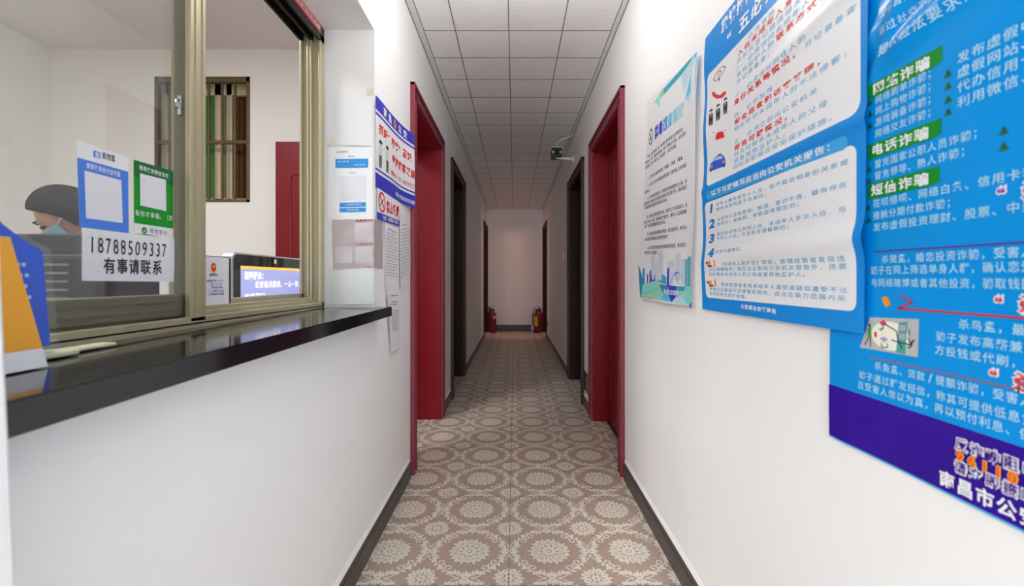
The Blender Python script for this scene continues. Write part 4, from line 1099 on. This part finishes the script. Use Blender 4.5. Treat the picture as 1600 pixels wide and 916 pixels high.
mb.build('sheet', [PAPER, GSTK, GSTK2, mat('blank_square_white', (232, 232, 236), .5)], root)
mb = MB(); SG.ptext(mb, '推荐使用微信支付', (216, 265), (262, 279), .010, off=.0010, mi=0, bold=.015); SG.ptext(mb, '有你才幸福。（笑', (209.5, 337), (269, 346), .0125, off=.0008, mi=0, bold=.005); mb.build('white_text', PWHITE, root)
mb = MB(); SG.ptext(mb, '微信支付', (232.5, 364.5), (260, 369), .0115, off=.0010, mi=0); mb.build('grey_text', GREYINK, root)
root = thing('phone_number_notice', 'white paper with a phone number in black under the payment stickers', 'notice', SG.at(*SG.px(197, 438)))
SG2 = Sheet('L', XG, lambda s, h: .0012 * (1 + math.sin(s * 40 + h * 30)), .0022)
mb = MB(); SG2.quad(mb, [SG2.px(123.5, 355.5), SG2.px(270.5, 373), SG2.px(268.5, 440.5), SG2.px(126, 439)], 14, 8); mb.build('sheet', PAPER, root)
mb = MB(); SG2.ptext(mb, '18788509337', (133, 394.5), (257.5, 402.5), .0300, off=.0009, mi=0, bold=.0); mb.build('phone_number', INK, root); mb = MB(); SG2.ptext(mb, '有事请联系', (156, 427.5), (251, 429), .0300, off=.0009, mi=0, bold=.015); mb.build('black_text', INK, root)

# ------------------------------------------------------------------ things on the counter
zc = hz + .0032
root = thing('tent_card', 'orange and white folded tent card at the near end of the counter', 'card', (-.655, .50, zc))
ORC = mat('orange_card', (240, 168, 36), .5)
mb = MB()
def tent(x0, x1, xp, z0, zp, mi):
    mb.mesh([(x0, .425, z0), (x0, .57, z0), (xp, .57, zp), (xp, .425, zp)], [(0, 1, 2, 3)], mi)
mb.prism([(-.6075, .425, zc), (-.681, .425, zc), (-.6605, .425, zc + .168), (-.6565, .425, zc + .168)], (0, .145, 0), 0)
fx = lambda z: -.6075 - (z - zc) * (.049 / .168) + .0006
mb.face([(fx(zc + .024), .4255, zc + .024), (fx(zc + .024), .5695, zc + .024), (fx(zc + .1675), .5695, zc + .1675), (fx(zc + .1675), .4255, zc + .1675)], 1)
mb.build('folded_card', [PAPER, ORC], root)
root = thing('acrylic_stand', 'blue card with white lettering in a clear acrylic stand, behind the orange tent card', 'stand', (-.69, .56, zc))
SK = Sheet('L', -.69, None, 0)
mb = MB(); pts = [(.455, .926), (.649, .926), (.638, 1.066), (.620, 1.076), (.602, 1.088), (.588, 1.099), (.575, 1.116), (.455, 1.118)]
mb.prism([SK.at(s, h, .002) for s, h in pts], (-.004, 0, 0), 0); mb.build('blue_card', mat('cobalt_card', (0, 84, 216), .5, var=.04, spec=.12), root)
mb = MB()
for r, (y, us) in enumerate(((1.045, (.598, .606, .613)), (1.030, (.602, .609, .617)), (1.015, (.608, .615)), (.999, (.612, .62)), (.983, (.616,)), (.940, (.622,)))):
    for u in us: SK.stroke(mb, [(u - .0025, y), (u + .0025, y)], .005, .0026, 0)
mb.build('lettering', P3T, root)
ACR = bpy.data.materials.new('clear_acrylic'); ACR.use_nodes = True
pb = ACR.node_tree.nodes['Principled BSDF']; pb.inputs['Base Color'].default_value = (.93, .96, .98, 1); pb.inputs['Roughness'].default_value = .08; pb.inputs['Alpha'].default_value = .04
mb = MB(); mb.prism([SK.at(s, h, .0045) for s, h in [(.45, .915), (.657, .915), (.645, 1.070), (.622, 1.080), (.604, 1.092), (.590, 1.103), (.577, 1.120), (.45, 1.123)]], (.002, 0, 0), 0); mb.build('front_sheet', ACR, root)
mb = MB(); mb.box(-.70, -.655, .585, .66, zc + .0005, zc + .008, 0, .002); mb.box(-.705, -.675, .60, .745, zc + .0005, zc + .0065, 0, .003); mb.build('cream_base', mat('cream_plastic', (214, 208, 178), .4), root)

# inner ledge, desk
mb = MB(); mb.box(-.822, -.86, .0, 1.95, .915, .9445, 0, .002); mb.box(-.826, -.84, .0, 1.95, .80, .915); mb.build('wall_left_ledge', ROOMW, kind='structure')
DESK = mat('desk_grey', (92, 90, 92), .4, var=.08)
root = thing('desk', 'grey reception desk behind the glass', 'desk', (-1.2, .9, 0))
mb = MB(); mb.box(-.865, -1.34, -.1, 1.95, .775, .80, 0, .003); mb.build('desktop', DESK, root)
mb = MB(); mb.box(-.87, -.89, -.08, 1.93, .02, .775); mb.build('front_panel', DESK, root)
for yy in (-.08, 1.90):
    mb = MB(); mb.box(-.88, -1.31, yy, yy + .025, 0, .775); mb.build('side_panel', DESK, root)

# check-in terminal with a lit notice on its screen
root = thing('check_in_terminal', 'black and silver screen terminal with a violet lit notice behind the window track', 'screen', (-.90, 1.575, .80))
ST = Sheet('L', -.862, None, 0)
def rrpts(s0, s1, h0, h1, r, n=6):
    P = []
    for cx, cy, a0 in ((s1 - r, h1 - r, 0), (s0 + r, h1 - r, 90), (s0 + r, h0 + r, 180), (s1 - r, h0 + r, 270)):
        for k in range(n + 1):
            a = math.radians(a0 + 90 * k / n); P.append((cx + r * math.cos(a), cy + r * math.sin(a)))
    return P
z0, z1 = .852, 1.108
mb = MB(); mb.prism([ST.at(s, h, 0) for s, h in rrpts(1.334, 1.806, z0, z1, .022)], (-.03, 0, 0), 0); mb.build('silver_housing', mat('silver_plastic', (196, 196, 198), .3, metal=.3), root)
mb = MB(); mb.prism([ST.at(s, h, .0012) for s, h in rrpts(1.342, 1.800, z0 + .006, z1 - .005, .019)], (-.002, 0, 0), 0); mb.build('black_bezel', mat('glossy_black', (12, 12, 14), .08), root)
SCRM = mat('violet_screen', (160, 166, 216), .3, emit=.72); SCY = mat('yellow_screen_bar', (236, 190, 70), .3, emit=.8); SCW = mat('screen_text_white', (250, 240, 226), .3, emit=1.0)
mb = MB(); ST.rect(mb, 1.374, 1.768, z0 + .02, 1.0675, .002, 0, 1, 1); ST.rect(mb, 1.374, 1.768, 1.0465 + .0115, 1.0675, .0026, 1, 1, 1); scr = mb.build('screen', [SCRM, SCY], root)
mb = MB()
ST.text(mb, '温馨提示：', (1.392, 1.0245), (1.512, 1.0245), .0250, off=.0032, mi=0, bold=.03)
ST.text(mb, '公安机关要求，一人一证，', (1.448, .9955), (1.765, .9955), .0235, off=.0032, mi=0, bold=.02)
ST.text(mb, '实名登记。', (1.392, .955), (1.54, .955), .0235, off=.0032, mi=0, bold=.02)
mb.build('screen_text', SCW, scr)
mb = MB(); ST.rect(mb, 1.565, 1.582, 1.081, 1.096, .0022, 0, 1, 1); mb.build('camera_label', PWHITE, root)
mb = MB(); mb.box(-.885, -.925, 1.53, 1.61, .81, .92, 0, .006); mb.build('stand_column', BLACKP, root)
mb = MB(); mb.box(-.865, -1.03, 1.46, 1.68, .8005, .815, 0, .006); mb.build('stand_base', BLACKP, root)

# white card with a red and gold crest
root = thing('table_card', 'white card with a red and gold crest in a black holder behind the window post', 'card', (-.795, 1.15, .927))
SC2 = Sheet('L', -.794, None, 0)
mb = MB(); mb.prism([SC2.at(s, h, -.001) for s, h in rrpts(1.064, 1.226, .927, 1.086, .008)], (-.007, 0, 0), 0); mb.build('holder', BLACKP, root)
mb = MB(); SC2.rect(mb, 1.062, 1.2155, .930, 1.084, .001, 0, 1, 1); mb.build('card', PAPERG, root)
Z2 = lambda x, y: SC2.px(x, y)
mb = MB(); c = Z2(333, 417.5); SC2.disc(mb, c, .0095, .0115, .0016, 0, 20); SC2.poly(mb, [(c[0] - .0095, c[1] - .004), (c[0] + .0095, c[1] - .004), (c[0] + .007, c[1] - .0165), (c[0] - .007, c[1] - .0165)], .0014, 1); SC2.disc(mb, (c[0], c[1] + .002), .0045, .005, .002, 1, 5); mb.build('crest', [RED, mat('gold_yellow_print', (250, 206, 20), .4)], root)
mb = MB(); BL2 = mat('card_blue_ink', (58, 76, 190), .5)
SC2.text(mb, '温馨提示', Z2(326, 432), Z2(340, 431.5), .0070, off=.0016, mi=0, bold=.03)
for t, x0, x1, y in (('旅馆住宿须一人一证', 322, 348, 441), ('入住“一人一证”', 326.5, 347.5, 446), ('实名登记如实', 329.5, 347.5, 451), ('二、未成年人入住', 325, 349, 456.5), ('人须由监护人联系', 325, 349, 461.5)):
    SC2.text(mb, t, Z2(x0, y), Z2(x1, y - .5), .0062, off=.0016, mi=0, bold=.02)
mb.build('blue_text', BL2, root)
mb = MB(); SC2.rect(mb, 1.125, 1.21, .9455, .9461, .0016, 0, 1, 1); mb.build('foot_line', GREYINK, root)
root = thing('code_card', 'plain white card with a small dark heading, upright behind the window sash', 'card', (-.835, 1.08, .9455))
SC3 = Sheet('L', -.832, None, 0)
mb = MB(); mb.box(-.832, -.837, 1.057, 1.165, .9455, 1.0915, 0, .001); mb.build('card', PAPER, root)
mb = MB(); SC3.rect(mb, 1.085, 1.13, 1.062, 1.071, .0006, 0, 1, 1); mb.build('dark_heading', GREYINK, root)

# desk monitor seen from behind, and the receptionist
root = thing('computer_monitor', 'dark computer monitor seen from behind through the window pane', 'monitor', (-1.20, 1.18, .80))
DKG = mat('dark_grey_green_plastic', (44, 52, 52), .4)
mb = MB(); mb.box(-1.44, -.965, 1.165, 1.195, .842, 1.147, 0, .008); mb.build('back_shell', DKG, root)
mb = MB(); mb.box(-1.34, -1.08, 1.140, 1.166, .90, 1.09, 0, .012); mb.build('back_bulge', DKG, root)
for k in range(5):  # stack of short pale strips across the monitor's back
    mb = MB(); mb.box(-1.24, -1.16, 1.137, 1.1405, 1.06 - k * .022, 1.066 - k * .022); mb.build('pale_strip', mat('pale_strip_grey', (150, 156, 156), .4), root)
mb = MB(); mb.box(-1.45, -.975, 1.1955, 1.197, .855, 1.138); mb.build('display_panel', mat('monitor_glow', (150, 170, 190), .3, emit=.4), root)
mb = MB(); mb.box(-1.24, -1.18, 1.17, 1.20, .81, .90, 0, .005); mb.box(-1.32, -1.10, 1.10, 1.27, .8005, .815, 0, .006); mb.build('stand', DKG, root)

SKIN = mat('skin', (214, 168, 140), .5, var=.06, scale=14); HAIR = mat('black_hair', (16, 15, 15), .85, spec=.15, var=.4, scale=50, stretch=(1, 1, .2), bump=.6, bscale=70); CLOTH = mat('dark_teal_jacket', (34, 48, 50), .8, var=.1); TROU = mat('dark_trousers', (26, 28, 34), .8)
person = thing('person', 'person with short black hair and a blue face mask, head bowed, seated behind the window', 'person', (-1.80, 1.84, 0))
PX, PY = -1.712, 1.86
def skin_body(name, verts, edges, radii, m, parent, sub=2):
    me = bpy.data.meshes.new(name); me.from_pydata(verts, edges, [])
    o = bpy.data.objects.new(name, me); COL.objects.link(o)
    bm = bmesh.new(); bm.from_mesh(me); L = bm.verts.layers.skin.verify()
    for i, v in enumerate(bm.verts):
        v[L].radius = radii[i] if isinstance(radii[i], tuple) else (radii[i], radii[i]); v[L].use_root = (i == 0)
    bm.to_mesh(me); bm.free()
    o.modifiers.new('Skin', 'SKIN').use_smooth_shade = True
    sm = o.modifiers.new('Sub', 'SUBSURF'); sm.levels = sub; sm.render_levels = sub
    bpy.context.view_layer.update()
    e = bpy.data.meshes.new_from_object(o.evaluated_get(bpy.context.evaluated_depsgraph_get()))
    bpy.data.objects.remove(o); bpy.data.meshes.remove(me)
    e.name = name; off = parent.location
    for v in e.vertices: v.co -= off
    for p in e.polygons: p.use_smooth = True
    e.materials.clear(); e.materials.append(m)
    r = bpy.data.objects.new(name, e); COL.objects.link(r); r.parent = parent
    return r
fw = Vector((-.80, -.60, 0)).normalized(); rt = Vector((fw.y, -fw.x, 0))           # facing direction and right-hand side
def PV(f, r, z): return tuple(Vector((PX, PY, 0)) + fw * f + rt * r + Vector((0, 0, z)))
hv, he, hr = [], [], []
def add(p, r, prev=None):
    hv.append(p); hr.append(r)
    if prev is not None: he.append((prev, len(hv) - 1))
    return len(hv) - 1
pel = add(PV(-.04, 0, .56), (.15, .12)); wa = add(PV(-.03, 0, .74), (.135, .10), pel); ch = add(PV(.0, 0, .94), (.16, .115), wa); nk0 = add(PV(.035, 0, 1.09), (.085, .07), ch)
nk = add(PV(.065, 0, 1.15), .052, nk0); hd0 = add(PV(.085, 0, 1.20), .05, nk)
for sgn in (-1, 1):
    sh = add(PV(.01, .17 * sgn, 1.06), .062, nk0); el = add(PV(.14, .22 * sgn, .86), .046, sh); wr_ = add(PV(.36, .12 * sgn, .845), .030, el)
    pm = add(PV(.43, .09 * sgn, .842), (.036, .018), wr_)
    for k, (dx, L) in enumerate(((-.026, .062), (-.009, .072), (.009, .068), (.026, .052))):
        a = add(PV(.47, (.09 + dx) * sgn, .843), .0085, pm); b = add(PV(.47 + L * .55, (.09 + dx * 1.1) * sgn, .838), .008, a); add(PV(.47 + L, (.09 + dx * 1.1) * sgn, .823), .007, b)
    a = add(PV(.425, (.09 - .05) * sgn, .838), .010, pm); add(PV(.46, (.09 - .065) * sgn, .832), .0085, a)
    hp = add(PV(.02, .09 * sgn, .54), .085, pel); kn = add(PV(.44, .11 * sgn, .53), .062, hp); an = add(PV(.44, .11 * sgn, .09), .042, kn); add(PV(.58, .12 * sgn, .045), .036, an)
skin_body('body', hv, he, hr, SKIN, person)
# jacket over trunk and arms, trousers over legs
def garment(name, spec, m):
    v, e, r = [], [], []
    for p, rad, prev in spec:
        v.append(p); r.append(rad)
        if prev is not None: e.append((prev, len(v) - 1))
    return skin_body(name, v, e, r, m, person)
sp = [(PV(-.04, 0, .58), (.165, .135), None), (PV(-.03, 0, .74), (.152, .118), 0), (PV(0, 0, .94), (.177, .132), 1), (PV(.035, 0, 1.09), (.100, .085), 2), (PV(.05, 0, 1.125), (.072, .068), 3)]
for sgn in (-1, 1):
    b0 = len(sp); sp += [(PV(.01, .17 * sgn, 1.06), .075, 3), (PV(.14, .22 * sgn, .865), .06, b0), (PV(.34, .13 * sgn, .85), .045, b0 + 1)]
garment('jacket', sp, CLOTH)
sp = [(PV(-.04, 0, .555), (.165, .125), None)]
for sgn in (-1, 1):
    b0 = len(sp); sp += [(PV(.02, .09 * sgn, .545), .098, 0), (PV(.44, .11 * sgn, .535), .075, b0), (PV(.44, .11 * sgn, .13), .058, b0 + 1)]
garment('trousers', sp, TROU)
for sgn in (-1, 1):
    v = [PV(.40, .11 * sgn, .045), PV(.50, .115 * sgn, .04), PV(.62, .125 * sgn, .034)]
    skin_body('shoe', v, [(0, 1), (1, 2)], [(.05, .045), (.05, .04), (.042, .032)], mat('black_shoe', (18, 18, 18), .35), person)
# head
hc = Vector(PV(.130, 0, 1.278))
pitch = math.radians(38)
fz = (fw * math.cos(pitch) - Vector((0, 0, 1)) * math.sin(pitch)).normalized()      # face direction
upv = (fw * math.sin(pitch) + Vector((0, 0, 1)) * math.cos(pitch)).normalized()
HM = Matrix((( fz.x, rt.x, upv.x), (fz.y, rt.y, upv.y), (fz.z, rt.z, upv.z)))
def HP(f, r, u): return hc + HM @ Vector((f, r, u))
mb = MB()
n, m_ = 32, 24
verts = []; faces = []
for i in range(m_ + 1):
    t = math.pi * i / m_
    for k in range(n):
        a = 2 * math.pi * k / n
        x, y_, z_ = math.sin(t) * math.cos(a), math.sin(t) * math.sin(a), math.cos(t)
        X, Y_, Z_ = .090 * x, .072 * y_, .108 * z_
        if z_ < 0:
            q = -z_; Y_ *= 1 - .32 * q; X = X * (1 - .15 * q) + (.012 * q if x > 0 else .035 * q)
        if x > .55:                                                       # nose, eye sockets, mouth
            X += .024 * g2(y_, 0, .13) * g2(z_, -.22, .16); X -= .009 * (g2(y_, .38, .16) + g2(y_, -.38, .16)) * g2(z_, .02, .12); X += .005 * g2(y_, 0, .25) * g2(z_, -.55, .07)
        verts.append(tuple(HP(X, Y_, Z_)))
for i in range(m_):
    for k in range(n): faces.append((i * n + k, (i + 1) * n + k, (i + 1) * n + (k + 1) % n, i * n + (k + 1) % n))
mb.mesh(verts, faces, 0, True)
for sgn in (-1, 1):
    mb.ball(HP(-.010, .076 * sgn, -.012), (.020, .009, .032), 0, 12, 8, HM)
mb.tube([HP(-.03, 0, -.06), tuple(Vector(PV(.07, 0, 1.15)))], [.052, .055], 0, 16)
for sgn in (-1, 1):
    mb.ball(HP(.083, .030 * sgn, .002), (.010, .013, .007), 1, 10, 8, HM)
    mb.tube([HP(.092, .016 * sgn, .026), HP(.093, .032 * sgn, .031), HP(.083, .048 * sgn, .026)], .0035, 1, 6)
mb.build('head', [SKIN, INK], person)
mb = MB(); verts = []; faces = []
for i in range(17):
    t = math.pi * .66 * i / 16
    for k in range(40):
        a = 2 * math.pi * k / 40
        x, y_, z_ = math.sin(t) * math.cos(a), math.sin(t) * math.sin(a), math.cos(t)
        lo = max(0, math.cos(a))                                          # hairline: high in front, low at the back
        tt = t * (1 - .60 * lo ** .6); x, y_, z_ = math.sin(tt) * math.cos(a), math.sin(tt) * math.sin(a), math.cos(tt)
        k2 = 1 + .03 * math.sin(9 * a + 3 * t) * math.sin(t)
        fl = .012 * math.sin(t * 1.5)
        verts.append(tuple(HP((.101 * x - .004) * k2, (.082 * y_) * k2, .120 * z_ + .003)))
for i in range(16):
    for k in range(40): faces.append((i * 40 + k, (i + 1) * 40 + k, (i + 1) * 40 + (k + 1) % 40, i * 40 + (k + 1) % 40))
mb.mesh(verts, faces, 0, True)
hair = mb.build('hair', HAIR, person); sd = hair.modifiers.new('Solid', 'SOLIDIFY'); sd.thickness = .012
mb = MB(); verts = []; faces = []
for i in range(9):
    for k in range(15):
        u = (k / 14 - .5) * 2.3; zz = -.012 - .085 * i / 8
        X = .093 * math.cos(u) + .022 * math.exp(-(u / .5) ** 2) * (1 - .3 * i / 8); Y_ = .080 * math.sin(u) * (1 - .22 * (i / 8))
        verts.append(tuple(HP(X, Y_, zz)))
for i in range(8):
    for k in range(14): faces.append((i * 15 + k, i * 15 + k + 1, (i + 1) * 15 + k + 1, (i + 1) * 15 + k))
mb.mesh(verts, faces, 0, True)
for sgn in (-1, 1): mb.tube([HP(.04, .074 * sgn, -.02), HP(-.006, .088 * sgn, .005), HP(-.02, .086 * sgn, -.02)], .0022, 1, 6)
mk = mb.build('face_mask', [mat('mask_blue', (150, 200, 222), .7), WPLAST], person); sd = mk.modifiers.new('Solid', 'SOLIDIFY'); sd.thickness = .002
# chair that carries the person
root = thing('office_chair', 'black office chair under the seated person behind the glass', 'chair', (PX, PY, 0))
cb = lambda f, r, z: PV(f - .02, r, z)
mb = MB(); P = [cb(-.24, -.23, .385), cb(.24, -.23, .385), cb(.24, .23, .385), cb(-.24, .23, .385)]; mb.prism(P, (0, 0, .06), 0); mb.build('seat', BLACKP, root)
mb = MB(); P = [cb(-.27, -.21, .50), cb(-.21, -.21, .50), cb(-.21, .21, .50), cb(-.27, .21, .50)]; mb.prism(P, (0, 0, .48), 0); mb.build('backrest', BLACKP, root)
mb = MB(); mb.tube([cb(-.2, 0, .40), cb(-.29, 0, .42), cb(-.28, 0, .6)], .022); mb.tube([cb(0, 0, .06), cb(0, 0, .39)], .028); mb.build('column', CHROME, root)
for k in range(5):
    a = 2 * math.pi * k / 5 + .3
    mb = MB(); mb.tube([cb(0, 0, .10), cb(.27 * math.cos(a), .27 * math.sin(a), .075)], [.024, .016]); mb.ball(cb(.27 * math.cos(a), .27 * math.sin(a), .031), .030, 0, 12, 8); mb.build('leg', BLACKP, root)

# ------------------------------------------------------------------ corridor fittings
# security camera on a white arm
root = thing('security_camera', 'black square faced security camera on a white arm high on the right wall', 'camera', (XR, 4.24, 2.195))
cx_, cy_, cz_ = .405, 4.19, 2.245
mb = MB(); mb.box(cx_ - .050, cx_ + .050, cy_, cy_ + .13, cz_ - .044, cz_ + .044, 0, .012); body = mb.build('camera_body', mat('camera_black', (22, 24, 24), .35), root)
mb = MB(); mb.tube([(cx_, cy_ - .006, cz_), (cx_, cy_ + .01, cz_)], .023, 0, 18); mb.build('lens', mat('lens_black', (8, 8, 10), .05), body)
for sx in (-1, 1):
    mb = MB(); mb.tube([(cx_ + .034 * sx, cy_ - .003, cz_), (cx_ + .034 * sx, cy_ + .01, cz_)], .010, 0, 12); mb.build('spotlight', mat('spot_pale', (200, 204, 204), .3), body)
mb = MB(); mb.box(cx_ - .046, cx_ + .046, cy_ - .012, cy_ + .13, cz_ + .044, cz_ + .050, 0, .002); mb.build('hood', WPLAST, body)
mb = MB(); mb.tube([(XR, 4.24, 2.190), (cx_ + .02, 4.24, 2.200), (cx_, 4.24, 2.205)], .011); mb.tube([(cx_, 4.24, 2.20), (cx_, 4.24, cz_ - .04)], .013); mb.build('arm', WPLAST, root)
mb = MB(); mb.tube([(XR, 4.24, 2.19), (XR - .012, 4.24, 2.19)], .034, 0, 18); mb.build('wall_plate', WPLAST, root)
mb = MB(); mb.tube([(XR - .012, 4.20, HC - .010), (.50, 4.20, 2.385), (.455, 4.20, 2.368), (.42, 4.24, 2.362), (.408, 4.27, 2.34), (.406, 4.275, 2.301)], .0045, 0, 8)
tag(mb.build('camera_cable', WPLAST, origin=(XR, 4.20, HC)), 'thin white cable running from the ceiling to the security camera', 'cable')

def plate(name, label, cat, y, z, wy, hz_, m, kind):
    root = thing(name, label, cat, (XR, y, z))
    mb = MB(); mb.box(XR, XR - .010, y - wy / 2, y + wy / 2, z - hz_ / 2, z + hz_ / 2, 0, .003); mb.build('cover_plate', m, root)
    mb = MB()
    if kind == 'switch': mb.box(XR - .009, XR - .014, y - wy * .3, y + wy * .3, z - hz_ * .36, z + hz_ * .36, 0, .002); mb.build('rocker', WPLAST, root)
    else:
        mb.box(XR - .009, XR - .0115, y - .022, y - .004, z - .02, z + .02); mb.build('socket_slots', BLACKP, root)
plate('light_switch', 'white wall switch beyond the dark door on the right wall', 'switch', 5.06, 1.30, .086, .086, WPLAST, 'switch')
plate('wall_socket', 'small dark socket low on the right wall near the far end', 'socket', 7.45, .27, .086, .086, mat('socket_grey', (120, 112, 108), .4), 'socket')

# low exit sign by the skirting
SE = Sheet('R', XR, None, .004)
root = thing('exit_sign', 'low dark exit sign with a yellow green running figure, between the two right doors', 'sign', (XR, 3.44, .135))
mb = MB(); mb.box(XR, XR - .003, 3.315, 3.575, .135, .285, 0, .001); mb.build('sign_plate', mat('exit_dark_green', (36, 42, 34), .35), root)
EY = mat('luminous_yellow_green', (196, 206, 110), .5)
mb = MB(); c = (-3.43, .22)
SE.disc(mb, (c[0] + .012, c[1] + .044), .012, .012, .0006, 0, 10)
SE.stroke(mb, [(c[0] + .006, c[1] + .03), (c[0] - .006, c[1] - .01)], .022, .0006, 0); SE.stroke(mb, [(c[0] - .004, c[1] - .005), (c[0] + .026, c[1] - .025), (c[0] + .018, c[1] - .058)], .012, .0006, 0)
SE.stroke(mb, [(c[0] - .006, c[1] - .008), (c[0] - .022, c[1] - .04), (c[0] - .05, c[1] - .045)], .012, .0006, 0); SE.stroke(mb, [(c[0] + .004, c[1] + .026), (c[0] + .034, c[1] + .012), (c[0] + .05, c[1] + .022)], .010, .0006, 0); SE.stroke(mb, [(c[0] + .002, c[1] + .026), (c[0] - .03, c[1] + .02), (c[0] - .036, c[1] - .002)], .010, .0006, 0)
SE.stroke(mb, [(c[0] + .06, c[1] - .058), (c[0] + .06, c[1] + .05), (c[0] + .10, c[1] + .05), (c[0] + .10, c[1] - .058)], .008, .0006, 0)
mb.build('running_figure', EY, root)

# fire extinguishers at the far end: one built, the others copied part by part
FRED = mat('extinguisher_red', (112, 14, 20), .3, coat=.3); FLAB = mat('pale_label', (214, 190, 186), .5); FYEL = mat('yellow_label', (206, 178, 44), .5)
def extinguisher(label, loc):
    root = thing('fire_extinguisher', label, 'fire extinguisher', loc, 'fire extinguishers at the end of the corridor')
    x, y, z = loc
    mb = MB(); mb.lathe([(0, 0), (.056, 0), (.062, .006), (.062, .33), (.058, .36), (.045, .385), (.026, .40), (.022, .41), (0, .41)], (x, y, z), 0, 28); cyl = mb.build('cylinder', FRED, root)
    mb = MB(); mb.tube([(x, y, z + .405), (x, y, z + .44)], .018, 0, 14); mb.tube([(x - .02, y, z + .435), (x + .03, y, z + .435)], .011); hd = mb.build('valve', mat('valve_dark', (40, 36, 36), .4, metal=.5), root)
    mb = MB(); mb.box(x - .075, x + .012, y - .010, y + .010, z + .445, z + .452, 0, .002); mb.prism([(x + .01, y - .010, z + .452), (x - .085, y - .010, z + .492), (x - .085, y - .010, z + .499), (x + .01, y - .010, z + .460)], (0, .020, 0)); mb.build('handle', BLACKP, hd)
    mb = MB(); mb.tube([(x - .018, y - .01, z + .43), (x - .062, y - .02, z + .42), (x - .085, y - .02, z + .34), (x - .082, y - .02, z + .16), (x - .080, y - .02, z + .10)], .009, 0, 10); mb.tube([(x - .080, y - .02, z + .15), (x - .079, y - .02, z + .05)], [.011, .020], 0, 12); mb.build('hose', mat('hose_black', (24, 22, 22), .5), root)
    return root, (x, y, z)
def ext_label(root, p, a0, a1, z0, z1, m):
    mb = MB(); n = 10
    for k in range(n):
        a, b = a0 + (a1 - a0) * k / n, a0 + (a1 - a0) * (k + 1) / n; r = .0626
        mb.face([(p[0] + r * math.cos(a), p[1] + r * math.sin(a), z0), (p[0] + r * math.cos(b), p[1] + r * math.sin(b), z0), (p[0] + r * math.cos(b), p[1] + r * math.sin(b), z1), (p[0] + r * math.cos(a), p[1] + r * math.sin(a), z1)], 0, True)
    mb.build('paper_label', m, root)
e1, p1 = extinguisher('red fire extinguisher with a small pale label, standing by the left end door', (-.415, 8.45, .0005))
ext_label(e1, p1, -1.5, -.45, .27, .325, FLAB)
def copy_ext(src, loc, label, rz=0.0):
    r = src.copy(); COL.objects.link(r); r.location = loc; r.rotation_euler = (0, 0, rz); r['label'] = label
    for c in src.children:
        if c.name.startswith('paper_label'): continue
        d = c.copy(); COL.objects.link(d); d.parent = r
        for g_ in c.children:
            h_ = g_.copy(); COL.objects.link(h_); h_.parent = d
    return r
bpy.context.view_layer.update()
l2 = (.432, 8.40, .0005)
e2 = copy_ext(e1, l2, 'red fire extinguisher with a tall yellow label, at the right end of the corridor')
ext_label(e2, l2, -2.7, -1.45, .13, .31, FYEL)
e3 = copy_ext(e1, (.497, 8.57, .0005), 'dark red fire extinguisher tucked behind the yellow labelled one', .9)
e4 = copy_ext(e1, (-.482, 8.60, .0005), 'darker fire extinguisher half hidden behind the left one', -.6)
mb = MB(); mb.lathe([(0, 0), (.028, 0), (.03, .01), (.03, .10), (.026, .13), (.012, .155), (.012, .17), (0, .17)], (.335, 8.28, .0005), 0, 16); mb.lathe([(.0306, .03), (.0306, .09)], (.335, 8.28, .0005), 1, 16)
tag(mb.build('plastic_bottle', [mat('pale_bottle', (190, 196, 206), .3), mat('bottle_blue', (96, 128, 190), .4)], origin=(.335, 8.28, 0)), 'small pale blue and white bottle standing beside the right extinguishers', 'bottle')

# lamp fittings of the corridor ceiling and the reception room
LAMP = mat('lamp_diffuser', (255, 252, 246), .5, emit=2.0)
for x, y, z, lab in ((-2.0, 1.2, RH, 'square ceiling lamp panel in the reception room'),):
    root = thing('ceiling_light', lab, 'lamp', (x, y, z))
    mb = MB()
    for a in ((-.3, .3, -.3, -.28), (-.3, .3, .28, .3), (-.3, -.28, -.28, .28), (.28, .3, -.28, .28)): mb.box(x + a[0], x + a[1], y + a[2], y + a[3], z - .018, z + .0, 0, .002)
    mb.build('frame', WPLAST, root)
    mb = MB(); mb.box(x - .28, x + .28, y - .28, y + .28, z - .010, z - .004); mb.build('diffuser', LAMP, root)
root = thing('ceiling_light', 'round white globe lamp hanging on a short stem from the corridor ceiling', 'lamp', (0, 1.70, HC))
mb = MB(); mb.lathe([(0, 0), (.05, 0), (.05, -.012), (.012, -.020), (.010, -.12), (.026, -.125), (.026, -.150), (0, -.150)], (0, 1.70, HC), 0, 24); mb.build('ceiling_rose', WPLAST, root)
mb = MB(); mb.ball((0, 1.70, 2.215), .060, 0, 20, 14); mb.build('globe', mat('globe_glass', (255, 252, 246), .4, emit=GLOBE_STRENGTH), root)
